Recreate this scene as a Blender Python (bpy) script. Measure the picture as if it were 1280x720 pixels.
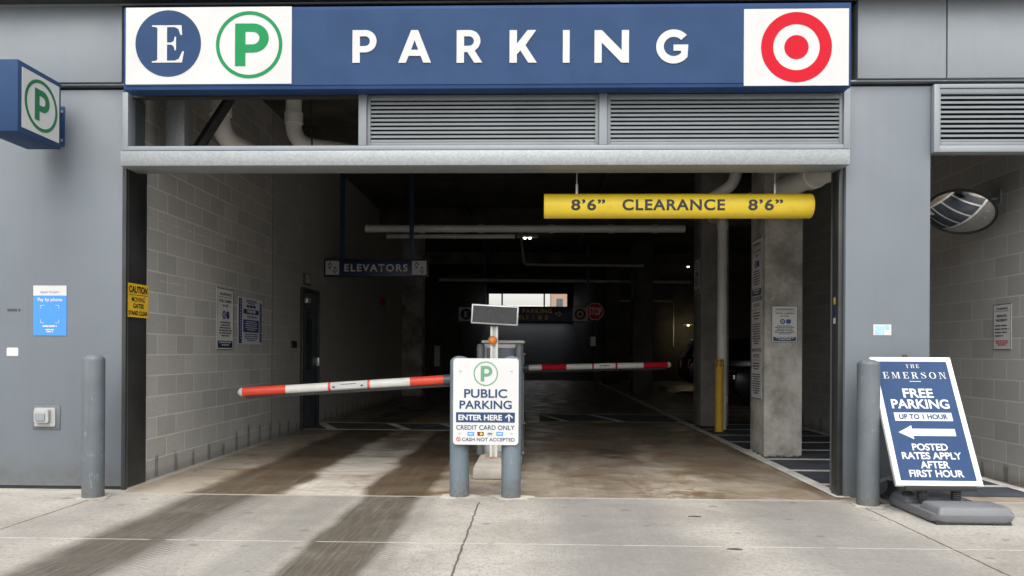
import bpy, bmesh, math, random
from mathutils import Vector, Matrix
from mathutils.geometry import tessellate_polygon
random.seed(7)
S = bpy.context.scene
COL = S.collection
for o in list(bpy.data.objects): bpy.data.objects.remove(o)

# ------------------------------------------------------------------ camera
YAW, ROLL, EYE = math.atan(28/960), math.radians(.3), 1.25
cam_d = bpy.data.cameras.new('camera'); cam = bpy.data.objects.new('camera', cam_d); COL.objects.link(cam)
cam_d.sensor_width = 36; cam_d.lens = 27; cam_d.shift_y = .0625
cam_d.clip_start = .05; cam_d.clip_end = 2000
CR = Matrix.Rotation(YAW, 3, 'Z') @ Matrix.Rotation(math.pi/2, 3, 'X') @ Matrix.Rotation(ROLL, 3, 'Z')
cam.matrix_world = Matrix.Translation((0, 0, EYE)) @ CR.to_4x4()
S.camera = cam
CP = Vector((0, 0, EYE))
# ------------------------------------------------------------------ light
SUN_EL, SUN_AZ = math.radians(58), math.radians(184)          # azimuth clockwise from +Y: behind the viewer
w = bpy.data.worlds.new('World'); S.world = w; w.use_nodes = True
wn = w.node_tree; bg = wn.nodes['Background']
sky = wn.nodes.new('ShaderNodeTexSky'); sky.sky_type = 'NISHITA'; sky.sun_disc = False
sky.sun_elevation = SUN_EL; sky.sun_rotation = SUN_AZ; sky.air_density = 1.6; sky.dust_density = 4; sky.ozone_density = .8
hs = wn.nodes.new('ShaderNodeHueSaturation'); hs.inputs['Saturation'].default_value = .28
wn.links.new(sky.outputs[0], hs.inputs['Color']); wn.links.new(hs.outputs[0], bg.inputs[0])
bg.inputs[1].default_value = .15
sd = bpy.data.lights.new('sun', 'SUN'); sd.energy = .6; sd.angle = math.radians(60); sd.color = (1, .96, .9)
so = bpy.data.objects.new('sun', sd); COL.objects.link(so)
dv = Vector((math.sin(SUN_AZ)*math.cos(SUN_EL), math.cos(SUN_AZ)*math.cos(SUN_EL), math.sin(SUN_EL)))
so.rotation_euler = dv.to_track_quat('Z', 'Y').to_euler(); so.location = (0, -20, 30)
S.view_settings.view_transform = 'Standard'; S.view_settings.look = 'None'
S.view_settings.exposure = 1.05; S.view_settings.gamma = 1
S.cycles.use_denoising = True; S.cycles.max_bounces = 10; S.cycles.diffuse_bounces = 6
S.cycles.sample_clamp_indirect = 4

# ------------------------------------------------------------------ helpers: mesh builder
def smoothmark(bm, ang=38):
    for f in bm.faces: f.smooth = True
    for e in bm.edges:
        e.smooth = len(e.link_faces) == 2 and e.calc_face_angle(3.1) < math.radians(ang)
class Frame:
    """a flat surface: origin, right, up, outward normal"""
    def __init__(s, o, r, u):
        s.o, s.r, s.u = Vector(o), Vector(r).normalized(), Vector(u).normalized(); s.n = s.r.cross(s.u).normalized()
    def P(s, a, b, d=0): return s.o + s.r*a + s.u*b + s.n*d
    def px(s, x, y):
        d = CR @ Vector(((x-640)/960, -(y-440)/960, -1)); t = (s.o-CP).dot(s.n)/d.dot(s.n); q = CP + d*t - s.o
        return q.dot(s.r), q.dot(s.u)
    def rect(s, x0, y0, x1, y1):
        xm, ym = (x0+x1)/2, (y0+y1)/2
        return s.px(x0, ym)[0], s.px(x1, ym)[0], s.px(xm, y1)[1], s.px(xm, y0)[1]
    def off(s, d): return Frame(s.o + s.n*d, s.r, s.u)
def FY(y): return Frame((0, y, 0), (1, 0, 0), (0, 0, 1))          # faces the street
def FXp(x): return Frame((x, 0, 0), (0, 1, 0), (0, 0, 1))         # faces +X
def FXm(x): return Frame((x, 0, 0), (0, -1, 0), (0, 0, 1))        # faces -X
FLOOR = Frame((0, 0, 0), (1, 0, 0), (0, 1, 0))
def gz(x, y):
    a, b = FLOOR.px(x, y); return a, b
class MB:
    def __init__(s): s.bm = bmesh.new()
    def face(s, pts):
        return s.bm.faces.new([s.bm.verts.new(p) for p in pts])
    def hexa(s, p):
        v = [s.bm.verts.new(q) for q in p]
        for f in ((3, 2, 1, 0), (4, 5, 6, 7), (0, 1, 5, 4), (1, 2, 6, 5), (2, 3, 7, 6), (3, 0, 4, 7)): s.bm.faces.new([v[i] for i in f])
        return s
    def box(s, x0, x1, y0, y1, z0, z1):
        return s.hexa([(x0, y0, z0), (x1, y0, z0), (x1, y1, z0), (x0, y1, z0), (x0, y0, z1), (x1, y0, z1), (x1, y1, z1), (x0, y1, z1)])
    def fbox(s, F, a0, a1, b0, b1, d0, d1):
        return s.hexa([F.P(a0, b0, d0), F.P(a1, b0, d0), F.P(a1, b1, d0), F.P(a0, b1, d0), F.P(a0, b0, d1), F.P(a1, b0, d1), F.P(a1, b1, d1), F.P(a0, b1, d1)])
    def fquad(s, F, a0, a1, b0, b1, d=0):
        s.face([F.P(a0, b0, d), F.P(a1, b0, d), F.P(a1, b1, d), F.P(a0, b1, d)]); return s
    def fprism(s, F, pts, d0, d1, holes=()):
        loops = [list(pts)] + [list(h) for h in holes]
        flat = [p for l in loops for p in l]
        tr = tessellate_polygon([[Vector((p[0], p[1], 0)) for p in l] for l in loops])
        A = [s.bm.verts.new(F.P(p[0], p[1], d0)) for p in flat]; B = [s.bm.verts.new(F.P(p[0], p[1], d1)) for p in flat]
        for t in tr:
            a, b, c = t
            cr = (flat[b][0]-flat[a][0])*(flat[c][1]-flat[a][1])-(flat[b][1]-flat[a][1])*(flat[c][0]-flat[a][0])
            if cr < 0: a, c = c, a
            s.bm.faces.new([B[a], B[b], B[c]]); s.bm.faces.new([A[c], A[b], A[a]])
        k = 0
        for l in loops:
            n = len(l)
            for i in range(n):
                j = (i+1) % n; s.bm.faces.new([A[k+i], A[k+j], B[k+j], B[k+i]])
            k += n
        return s
    def fdisc(s, F, ca, cb, r, d0, d1, n=48): return s.fprism(F, circ(ca, cb, r, n), d0, d1)
    def fring(s, F, ca, cb, r0, r1, d0, d1, n=64): return s.fprism(F, circ(ca, cb, r1, n), d0, d1, [circ(ca, cb, r0, n)])
    def tube(s, pts, r, n=16, cap=True, bend=0, close=False):
        P = [Vector(p) for p in pts]
        if bend:
            Q = [P[0]]
            for i in range(1, len(P)-1):
                a = (P[i-1]-P[i]).normalized(); b = (P[i+1]-P[i]).normalized()
                p0, p2 = P[i]+a*bend, P[i]+b*bend
                for k in range(9):
                    t = k/8; Q.append(p0*(1-t)**2 + P[i]*2*t*(1-t) + p2*t*t)
            P = Q+[P[-1]]
        R = r if isinstance(r, (list, tuple)) else [r]*len(P)
        rings = []; up = None
        for i, p in enumerate(P):
            d = (P[min(i+1, len(P)-1)]-P[max(i-1, 0)])
            if close: d = P[(i+1) % len(P)]-P[i-1]
            d.normalize()
            if up is None: up = d.orthogonal().normalized()
            up = (up - d*up.dot(d)).normalized(); sd_ = d.cross(up)
            rings.append([s.bm.verts.new(p + (up*math.cos(2*math.pi*k/n)+sd_*math.sin(2*math.pi*k/n))*R[i]) for k in range(n)])
        m = len(rings)
        for i in range(m if close else m-1):
            A, B = rings[i], rings[(i+1) % m]
            for k in range(n): s.bm.faces.new([A[k], A[(k+1) % n], B[(k+1) % n], B[k]])
        if cap and not close: s.bm.faces.new(rings[0][::-1]); s.bm.faces.new(rings[-1])
        return s
    def lathe(s, prof, c=(0, 0, 0), ax=(0, 0, 1), n=32):
        ax = Vector(ax).normalized(); u = ax.orthogonal().normalized(); v = ax.cross(u); c = Vector(c); rings = []
        for r, h in prof:
            if r < 1e-5: rings.append([s.bm.verts.new(c+ax*h)])
            else: rings.append([s.bm.verts.new(c+ax*h+(u*math.cos(2*math.pi*k/n)+v*math.sin(2*math.pi*k/n))*r) for k in range(n)])
        for A, B in zip(rings, rings[1:]):
            for k in range(n):
                q = [A[k % len(A)], A[(k+1) % len(A)], B[(k+1) % len(B)], B[k % len(B)]]
                q2 = []
                for x in q:
                    if x not in q2: q2.append(x)
                if len(q2) > 2: s.bm.faces.new(q2)
        return s
    def build(s, name, m, parent=None, bev=0, seg=2, smooth=38):
        bm = s.bm
        bmesh.ops.recalc_face_normals(bm, faces=bm.faces) if bev >= 0 else None
        if bev > 0:
            es = [e for e in bm.edges if len(e.link_faces) == 2 and e.calc_face_angle(0) > .5]
            bmesh.ops.bevel(bm, geom=es, offset=bev, segments=seg, affect='EDGES', profile=.5, clamp_overlap=True)
        smoothmark(bm, smooth)
        if parent is not None: bm.transform(parent.matrix_basis.inverted())
        me = bpy.data.meshes.new(name); bm.to_mesh(me); bm.free()
        me.materials.append(m)
        o = bpy.data.objects.new(name, me); COL.objects.link(o)
        if parent is not None: o.parent = parent
        return o
def circ(a, b, r, n=48): return [(a+r*math.cos(2*math.pi*k/n), b+r*math.sin(2*math.pi*k/n)) for k in range(n)]
def rrect(a0, a1, b0, b1, r, n=6):
    out = []
    for cx, cy, t in ((a1-r, b1-r, 0), (a0+r, b1-r, 90), (a0+r, b0+r, 180), (a1-r, b0+r, 270)):
        for k in range(n+1):
            g = math.radians(t+90*k/n); out.append((cx+r*math.cos(g), cy+r*math.sin(g)))
    return out
def tag(o, label=None, cat=None, group=None, kind=None):
    if label: o['label'] = label
    if cat: o['category'] = cat
    if group: o['group'] = group
    if kind: o['kind'] = kind
    return o
def thing(name, loc, label, cat, group=None):
    o = bpy.data.objects.new(name, None); o.location = loc; o.empty_display_size = .1; COL.objects.link(o)
    o.matrix_basis = Matrix.Translation(loc)
    return tag(o, label, cat, group)
def copy_thing(o, loc, label):
    c = o.copy(); COL.objects.link(c); c.location = loc; c['label'] = label
    for ch in [x for x in bpy.data.objects if x.parent == o]:
        d = ch.copy(); COL.objects.link(d); d.parent = c
        for g in [x for x in bpy.data.objects if x.parent == ch]:
            e = g.copy(); COL.objects.link(e); e.parent = d
    return c
def text_mesh(s, off=.02, sp=1.0, shear=0):
    c = bpy.data.curves.new('txt', 'FONT'); c.body = s; c.size = 1; c.offset = off; c.space_character = sp; c.shear = shear; c.resolution_u = 6
    o = bpy.data.objects.new('txt', c); COL.objects.link(o)
    me = bpy.data.meshes.new_from_object(o.evaluated_get(bpy.context.evaluated_depsgraph_get()))
    bpy.data.objects.remove(o); bpy.data.curves.remove(c)
    return me
def lettering(F, s, rect, m, parent, d=.004, off=.02, sp=1.0, shear=0, name='lettering', wrap=None, part=None):
    a0, a1, b0, b1 = rect
    me = text_mesh(s, off, sp, shear); bm = bmesh.new(); bm.from_mesh(me); bpy.data.meshes.remove(me)
    xs = [v.co.x for v in bm.verts]; ys = [v.co.y for v in bm.verts]
    sx, sy = (a1-a0)/(max(xs)-min(xs)), (b1-b0)/(max(ys)-min(ys)); x0, y0 = min(xs), min(ys)
    if wrap:
        for k in range(1, 12):
            y = y0 + (max(ys)-y0)*k/12
            bmesh.ops.bisect_plane(bm, geom=bm.verts[:]+bm.edges[:]+bm.faces[:], plane_co=(0, y, 0), plane_no=(0, 1, 0))
    for v in bm.verts:
        a, b = a0+(v.co.x-x0)*sx, b0+(v.co.y-y0)*sy; dd = d
        if wrap: dd = d + math.sqrt(max(0, wrap[1]**2-(b-wrap[0])**2)) - wrap[1]
        v.co = F.P(a, b, dd)
    if parent is not None: bm.transform(parent.matrix_basis.inverted())
    me = bpy.data.meshes.new(name); bm.to_mesh(me); bm.free(); me.materials.append(m)
    o = bpy.data.objects.new(name, me); COL.objects.link(o); o.parent = part or parent
    if part is not None: o.matrix_parent_inverse = Matrix()
    return o
def wordlines(F, a0, a1, b0, b1, n, m, parent, d=.004, fill=.5, seed=1, align='c', name='small_print'):
    """rows of tiny word marks, as small print reads from here"""
    rnd = random.Random(seed); mb = MB(); p = (b1-b0)/n
    for i in range(n):
        full = (a1-a0)*rnd.uniform(.72, 1) if i < n-1 else (a1-a0)*.6
        x = a0 + ((a1-a0)-full)/2 if align == 'c' else a0
        end = x+full; bt = b1-p*i
        while x < end-.2*p:
            wl = min(rnd.uniform(.9, 3.2)*p, end-x)
            mb.fquad(F, x, x+wl, bt-p*fill, bt, d); x += wl+.35*p
    return mb.build(name, m, parent, bev=-1)
def serif(F, s, rect, m, parent, d=.004, gap=.32, name='lettering'):
    """thick and thin serif capitals"""
    A, H_ = .17, .055
    def bar(x0, y0, x1, y1): return [(x0, y0), (x1, y0), (x1, y1), (x0, y1)]
    def stem(x, t, sw=.12): return [bar(x, 0, x+t, 1), bar(x-sw, 0, x+t+sw, H_), bar(x-sw, 1-H_, x+t+sw, 1)]
    def ell(cx, cy, rx, ry, t0, t1):
        pts = []
        return [[(cx+rx*math.cos(g)*(1-0), cy+ry*math.sin(g)), (cx+rx*math.cos(h), cy+ry*math.sin(h)), (cx+(rx-A)*math.cos(h), cy+(ry-H_)*math.sin(h)), (cx+(rx-A)*math.cos(g), cy+(ry-H_)*math.sin(g))]
                for g, h in [(math.radians(t0+(t1-t0)*k/24), math.radians(t0+(t1-t0)*(k+1)/24)) for k in range(24)]]
    def G(c):
        if c == 'E': return stem(.12, A)+[bar(.2, 0, .72, H_), bar(.2, 1-H_, .7, 1), bar(.2, .49, .55, .49+H_), bar(.52, .36, .57, .66), [(.72, 0), (.72, .3), (.67, .3), (.6, .03)], [(.6, .97), (.66, .72), (.7, .72), (.7, 1)]], .76
        if c == 'H': return stem(.12, A)+stem(.62, A)+[bar(.2, .48, .7, .48+H_)], .92
        if c == 'T': return stem(.3, A)+[bar(.02, 1-H_, .75, 1), bar(.02, .72, .06, 1), bar(.71, .72, .75, 1)], .78
        if c == 'M': return stem(.12, .06, .1)+stem(.83, A, .1)+[[(.16, 1), (.32, 1), (.58, .1), (.5, .02)], [(.86, 1), (.8, 1), (.5, .02), (.56, .02)]], 1.12
        if c == 'N': return stem(.12, .06, .1)+stem(.72, .06, .1)+[[(.14, 1), (.32, 1), (.78, 0), (.7, 0)]], .92
        if c == 'R': return stem(.12, A)+[bar(.2, 1-H_, .45, 1), bar(.2, .48, .45, .48+H_)]+ell(.43, .74, .3, .26, -90, 90)+[[(.38, .5), (.56, .5), (.86, 0), (.64, 0)]], .88
        if c == 'O': return ell(.45, .5, .45, .52, 0, 360), .92
        if c == 'S':
            pts = [(.6, .74), (.56, .93), (.34, 1), (.14, .9), (.12, .72), (.34, .56), (.55, .42), (.6, .24), (.45, .04), (.24, 0), (.1, .1), (.05, .3)]
            out = []
            for i in range(len(pts)-1):
                (x0, y0), (x1, y1) = pts[i], pts[i+1]; w0 = .09 if abs(i-5) < 3 else .035
                out.append([(x0-w0, y0-w0*.5), (x1-w0, y1-w0*.5), (x1+w0, y1+w0*.5), (x0+w0, y0+w0*.5)])
            return out, .72
    x = 0; polys = []
    for c in s:
        pl, wd = G(c); polys += [[(p[0]+x, p[1]) for p in q] for q in pl]; x += wd+gap
    a0, a1, b0, b1 = rect; tot = x-gap; mb = MB()
    for i, q in enumerate(polys):
        ar = sum(q[k][0]*q[(k+1) % len(q)][1]-q[(k+1) % len(q)][0]*q[k][1] for k in range(len(q)))
        if ar < 0: q = q[::-1]
        mb.face([F.P(a0+p[0]/tot*(a1-a0), b0+p[1]*(b1-b0), d+.00015*(i % 13)) for p in q])
    return mb.build(name, m, parent, bev=-1)

# ------------------------------------------------------------------ helpers: materials
class NT:
    def __init__(s, name):
        s.m = bpy.data.materials.new(name); s.m.use_nodes = True; s.t = s.m.node_tree; s.b = s.t.nodes['Principled BSDF']
        s.pos = s.t.nodes.new('ShaderNodeNewGeometry').outputs['Position']
    def N(s, ty, **k):
        n = s.t.nodes.new(ty)
        for a, v in k.items(): setattr(n, a, v)
        return n
    def put(s, sock, v):
        if isinstance(v, bpy.types.NodeSocket): s.t.links.new(v, sock)
        elif isinstance(v, (tuple, list)): sock.default_value = (*v, 1) if len(v) == 3 and sock.type == 'RGBA' else v
        else: sock.default_value = v
    def ma(s, op, a, b=0., c=0., clamp=False):
        n = s.N('ShaderNodeMath', operation=op, use_clamp=clamp); s.put(n.inputs[0], a); s.put(n.inputs[1], b); s.put(n.inputs[2], c); return n.outputs[0]
    def xyz(s):
        n = s.N('ShaderNodeSeparateXYZ'); s.put(n.inputs[0], s.pos); return n.outputs
    def comb(s, x, y, z=0.):
        n = s.N('ShaderNodeCombineXYZ'); s.put(n.inputs[0], x); s.put(n.inputs[1], y); s.put(n.inputs[2], z); return n.outputs[0]
    def scale(s, v, k):
        n = s.N('ShaderNodeVectorMath', operation='MULTIPLY'); s.put(n.inputs[0], v); s.put(n.inputs[1], k); return n.outputs[0]
    def noise(s, sc, det=4, rough=.55, vec=None, dist=0):
        n = s.N('ShaderNodeTexNoise'); s.put(n.inputs['Vector'], vec or s.pos); s.put(n.inputs['Scale'], sc); s.put(n.inputs['Detail'], det); s.put(n.inputs['Roughness'], rough); s.put(n.inputs['Distortion'], dist); return n.outputs['Fac']
    def ramp(s, v, lo, hi, a=0., b=1.):
        n = s.N('ShaderNodeMapRange', interpolation_type='SMOOTHSTEP'); s.put(n.inputs[0], v); s.put(n.inputs[1], lo); s.put(n.inputs[2], hi); s.put(n.inputs[3], a); s.put(n.inputs[4], b); return n.outputs[0]
    def mix(s, f, a, b, mode='MIX'):
        n = s.N('ShaderNodeMix', data_type='RGBA', blend_type=mode); s.put(n.inputs[0], f); s.put(n.inputs[6], a); s.put(n.inputs[7], b); return n.outputs[2]
    def band(s, x, lo, hi, e): return s.ma('MULTIPLY', s.ramp(x, lo-e, lo+e), s.ramp(x, hi-e, hi+e, 1., 0.))
    def line(s, x, c, w_): return s.ramp(s.ma('ABSOLUTE', s.ma('SUBTRACT', x, c)), w_*.6, w_*1.3, 1., 0.)
    def bump(s, h, st=.3, d=.01):
        n = s.N('ShaderNodeBump'); s.put(n.inputs['Strength'], st); s.put(n.inputs['Distance'], d); s.put(n.inputs['Height'], h); s.t.links.new(n.outputs[0], s.b.inputs['Normal'])
    def out(s, col, rough=.6, metal=0., spec=None):
        s.put(s.b.inputs['Base Color'], col); s.put(s.b.inputs['Roughness'], rough); s.put(s.b.inputs['Metallic'], metal)
        if spec is not None: s.put(s.b.inputs['Specular IOR Level'], spec)
        return s.m
def mat(name, c, rough=.55, metal=0., var=.1, sc=5, bump=0., bsc=120, spec=None, dirt=0.):
    t = NT(name); f = t.noise(sc, 5)
    a = tuple(min(1, x*(1-var)) for x in c); b = tuple(min(1, x*(1+var)) for x in c)
    col = t.mix(t.ramp(f, .3, .7), a, b)
    if dirt:
        g = t.ramp(t.noise(sc*2.3, 7, .7), .56, .75); col = t.mix(t.ma('MULTIPLY', g, dirt), col, (.10, .085, .065))
    if bump: t.bump(t.noise(bsc, 3), bump, .004)
    r = t.ramp(t.noise(sc*1.7, 3), .2, .8, rough*.85, min(1, rough*1.15))
    return t.out(col, r, metal, spec)
def glow(name, c, st):
    t = NT(name); t.put(t.b.inputs['Emission Color'], c); t.b.inputs['Emission Strength'].default_value = st
    return t.out(c, .5)
def block_mat(name, c1, c2, mortar, axis, stains=True):
    t = NT(name); x, y, z = t.xyz()
    h = y if axis == 'y' else x
    v = t.comb(t.ma('ADD', h, .06), t.ma('ADD', z, .012))
    b = t.N('ShaderNodeTexBrick', offset=.5, squash=1); t.put(b.inputs['Vector'], v); t.put(b.inputs['Scale'], 1.)
    t.put(b.inputs['Mortar Size'], .008); t.put(b.inputs['Mortar Smooth'], .25); t.put(b.inputs['Brick Width'], .406); t.put(b.inputs['Row Height'], .203); t.put(b.inputs['Bias'], .1)
    t.put(b.inputs['Color1'], c1); t.put(b.inputs['Color2'], c2); t.put(b.inputs['Mortar'], mortar)
    col = b.outputs['Color']
    big = t.ramp(t.noise(.55, 4), .35, .7); col = t.mix(t.ma('MULTIPLY', big, .35), col, (.28, .27, .25))
    fine = t.ramp(t.noise(55, 4, .7), .35, .75); col = t.mix(t.ma('MULTIPLY', fine, .22), col, (.42, .41, .39))
    sm = t.ramp(t.noise(3.2, 6, .7, dist=1.2), .62, .72); col = t.mix(t.ma('MULTIPLY', sm, .22), col, (.40, .39, .36))
    if axis == 'y' and stains == 2:
        far = t.ramp(y, 10.74, 10.78); col = t.mix(t.ma('MULTIPLY', far, .6), col, (.40, .385, .355))
        col = t.mix(t.ma('MULTIPLY', t.line(y, 10.76, .012), .8), col, (.12, .115, .105))
        for zz, yl, yh, k in ((2.62, 7.2, 9.4, .8), (2.53, 7.3, 9.2, .6), (1.93, 7.4, 8.9, .7), (1.86, 7.9, 8.8, .5)):
            ln = t.line(t.ma('ADD', t.ma('ADD', z, t.ma('MULTIPLY', y, .012)), t.ma('MULTIPLY', t.noise(1.1, 2), .05)), zz+.025+.1, .008)
            sc_ = t.ma('MULTIPLY', t.ma('MULTIPLY', ln, t.band(y, yl, yh, .1)), t.ramp(t.noise(5, 4, .7), .42, .58))
            col = t.mix(t.ma('MULTIPLY', sc_, k), col, (.66, .65, .62))
        gr = t.ramp(t.noise(1, 4, .8, vec=t.scale(t.pos, (30, 30, 45))), .5, .68); col = t.mix(t.ma('MULTIPLY', gr, .3), col, (.22, .215, .20))
    if stains:
        fr = t.ma('ABSOLUTE', t.ma('SUBTRACT', t.ma('FRACT', t.ma('DIVIDE', t.ma('ADD', h, .06+t_off), .406)), .5))
        wv = t.ma('ADD', fr, t.ma('MULTIPLY', t.ma('SUBTRACT', t.noise(9), .5), .12))
        top = t.ma('ADD', .2, t.ma('MULTIPLY', t.ma('SUBTRACT', t.noise(2.2, 2), .5), .5))
        ms = t.ma('MULTIPLY', t.ramp(wv, .05, .12, 1., 0.), t.ramp(t.ma('SUBTRACT', z, top), -.06, .03, 1., 0.))
        col = t.mix(t.ma('MULTIPLY', ms, .62), col, (.09, .085, .08))
        low = t.ma('MULTIPLY', t.ramp(z, .02, .12, 1., 0.), .4); col = t.mix(low, col, (.13, .12, .105))
    hb = t.ma('SUBTRACT', t.ma('MULTIPLY', t.noise(90, 4), .25), b.outputs['Fac']); t.bump(hb, .55, .006)
    return t.out(col, .88, 0, .25)
t_off = 0.
def concrete_mat(name, c, var=.3, pits=True, rough=.85):
    t = NT(name); d = tuple(x*(1-var) for x in c); l = tuple(x*(1+var*.8) for x in c)
    col = t.mix(t.ramp(t.noise(1.6, 6, .65), .3, .72), d, l)
    col = t.mix(t.ma('MULTIPLY', t.ramp(t.noise(14, 6, .75, dist=.6), .5, .8), .35), col, tuple(x*.55 for x in c))
    col = t.mix(t.ma('MULTIPLY', t.ramp(t.noise(5, 7, .75, dist=1.), .55, .7), .3), col, tuple(min(1, x*1.5) for x in c))
    t.bump(t.noise(45, 6, .7), .35, .006)
    return t.out(col, rough, 0, .3)

def pave_mat():
    t = NT('pavement_concrete'); x, y, z = t.xyz()
    wob = t.ma('MULTIPLY', t.ma('SUBTRACT', t.noise(1.3, 3), .5), .14)
    xw = t.ma('ADD', x, wob)
    col = t.mix(t.ramp(t.noise(.8, 6, .6), .3, .7), (.265, .246, .214), (.42, .397, .355))
    col = t.mix(t.ma('MULTIPLY', t.ramp(t.noise(24, 6, .8), .42, .66), .42), col, (.175, .158, .134))
    col = t.mix(t.ma('MULTIPLY', t.ramp(t.noise(6, 6, .7, dist=.7), .52, .72), .25), col, (.44, .42, .385))
    col = t.mix(t.ma('MULTIPLY', t.ramp(t.noise(2.1, 7, .72, dist=.9), .5, .68), .45), col, (.19, .18, .163))
    col = t.mix(t.ma('MULTIPLY', t.ramp(t.noise(1, 4, .7, vec=t.scale(t.pos, (60, 22, 1))), .52, .64), .5), col, (.13, .122, .108))
    strk = t.noise(1, 6, .7, vec=t.scale(t.pos, (26, .9, 1)))
    fst = t.noise(1, 4, .7, vec=t.scale(t.pos, (70, 2.2, 1)))
    # tread marks: fine cross ribs inside the tracks
    rib = t.ramp(t.ma('SINE', t.ma('MULTIPLY', t.ma('ADD', y, t.ma('MULTIPLY', x, .55)), 150)), -.2, .6)
    def track(lo, hi, e, k, c):
        nonlocal col
        b = t.band(xw, lo, hi, e); b = t.ma('MULTIPLY', b, t.ramp(strk, .2, .5, .80, 1.)); b = t.ma('MULTIPLY', b, t.ramp(fst, .32, .55, .78, 1.)); b = t.ma('MULTIPLY', b, t.ramp(t.noise(2.6, 5, .65), .25, .55, .86, 1.))
        col = t.mix(t.ma('MULTIPLY', b, k), col, c)
    track(-2.95, -2.36, .10, .98, (.066, .056, .043))
    track(-1.46, -.95, .055, .98, (.068, .056, .040))
    track(-1.9, -1.5, .10, .6, (.155, .147, .135))
    track(-2.40, -1.95, .12, .45, (.165, .156, .142))
    track(-.95, -.8, .06, .4, (.165, .156, .142))
    track(.1, 1.05, .25, .7, (.165, .16, .15))
    track(1.6, 2.55, .25, .7, (.165, .16, .15))
    track(-3.6, -3.3, .12, .3, (.20, .192, .18))
    ribm = t.ma('MULTIPLY', t.ma('MAXIMUM', t.band(xw, -2.38, -2.2, .02), t.band(xw, -1.02, -.84, .02)), t.ramp(t.noise(1.1, 3), .42, .6))
    col = t.mix(t.ma('MULTIPLY', t.ma('MULTIPLY', ribm, rib), .75), col, (.11, .10, .09))
    # gum and drips
    vo = t.N('ShaderNodeTexVoronoi', feature='F1'); t.put(vo.inputs['Vector'], t.comb(x, t.ma('MULTIPLY', y, 1.25), 0.)); t.put(vo.inputs['Scale'], 3.4); t.put(vo.inputs['Randomness'], 1.)
    dis = t.ma('ADD', vo.outputs['Distance'], t.ma('MULTIPLY', t.ma('SUBTRACT', t.noise(25, 2), .5), .05))
    sp = t.N('ShaderNodeSeparateColor'); t.put(sp.inputs[0], vo.outputs['Color'])
    spot = t.ma('MULTIPLY', t.ramp(t.ma('SUBTRACT', dis, t.ma('MULTIPLY', sp.outputs[1], .09)), .05, .08, 1., 0.), t.ramp(sp.outputs[0], .3, .35))
    col = t.mix(t.ma('MULTIPLY', spot, .6), col, (.12, .115, .105))
    # joints
    wj = t.ma('MULTIPLY', t.ma('SUBTRACT', t.noise(7, 4), .5), .03)
    j1 = t.ma('MAXIMUM', t.line(t.ma('ADD', x, wj), -.455, .007), t.ma('MAXIMUM', t.line(t.ma('ADD', x, wj), -3.7, .008), t.line(t.ma('ADD', x, wj), 2.69, .008)))
    j1 = t.ma('MULTIPLY', j1, t.ramp(y, 6.35, 6.4, 1., 0.))
    j2 = t.ma('MULTIPLY', t.line(t.ma('ADD', y, t.ma('MULTIPLY', wj, .5)), 5.0, .008), t.ramp(t.noise(5, 4), .35, .5))
    col = t.mix(t.ma('MULTIPLY', j1, .85), col, (.05, .042, .036)); col = t.mix(t.ma('MULTIPLY', j2, .6), col, (.52, .50, .46))
    th = t.ramp(t.ma('ADD', y, t.ma('MULTIPLY', t.ma('SUBTRACT', t.noise(14, 5, .7), .5), .12)), 6.55, 6.6); col = t.mix(t.ma('MULTIPLY', th, .6), col, (.44, .40, .345))
    # pale patches of newer concrete round the post bases
    h = t.ma('ADD', t.ma('MULTIPLY', t.noise(40, 5, .7), .35), t.ma('MULTIPLY', t.noise(9, 4), .4))
    t.bump(t.ma('SUBTRACT', h, j1), .35, .008)
    return t.out(col, t.ramp(t.noise(3, 4), .3, .7, .62, .85), 0, .35)
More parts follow.
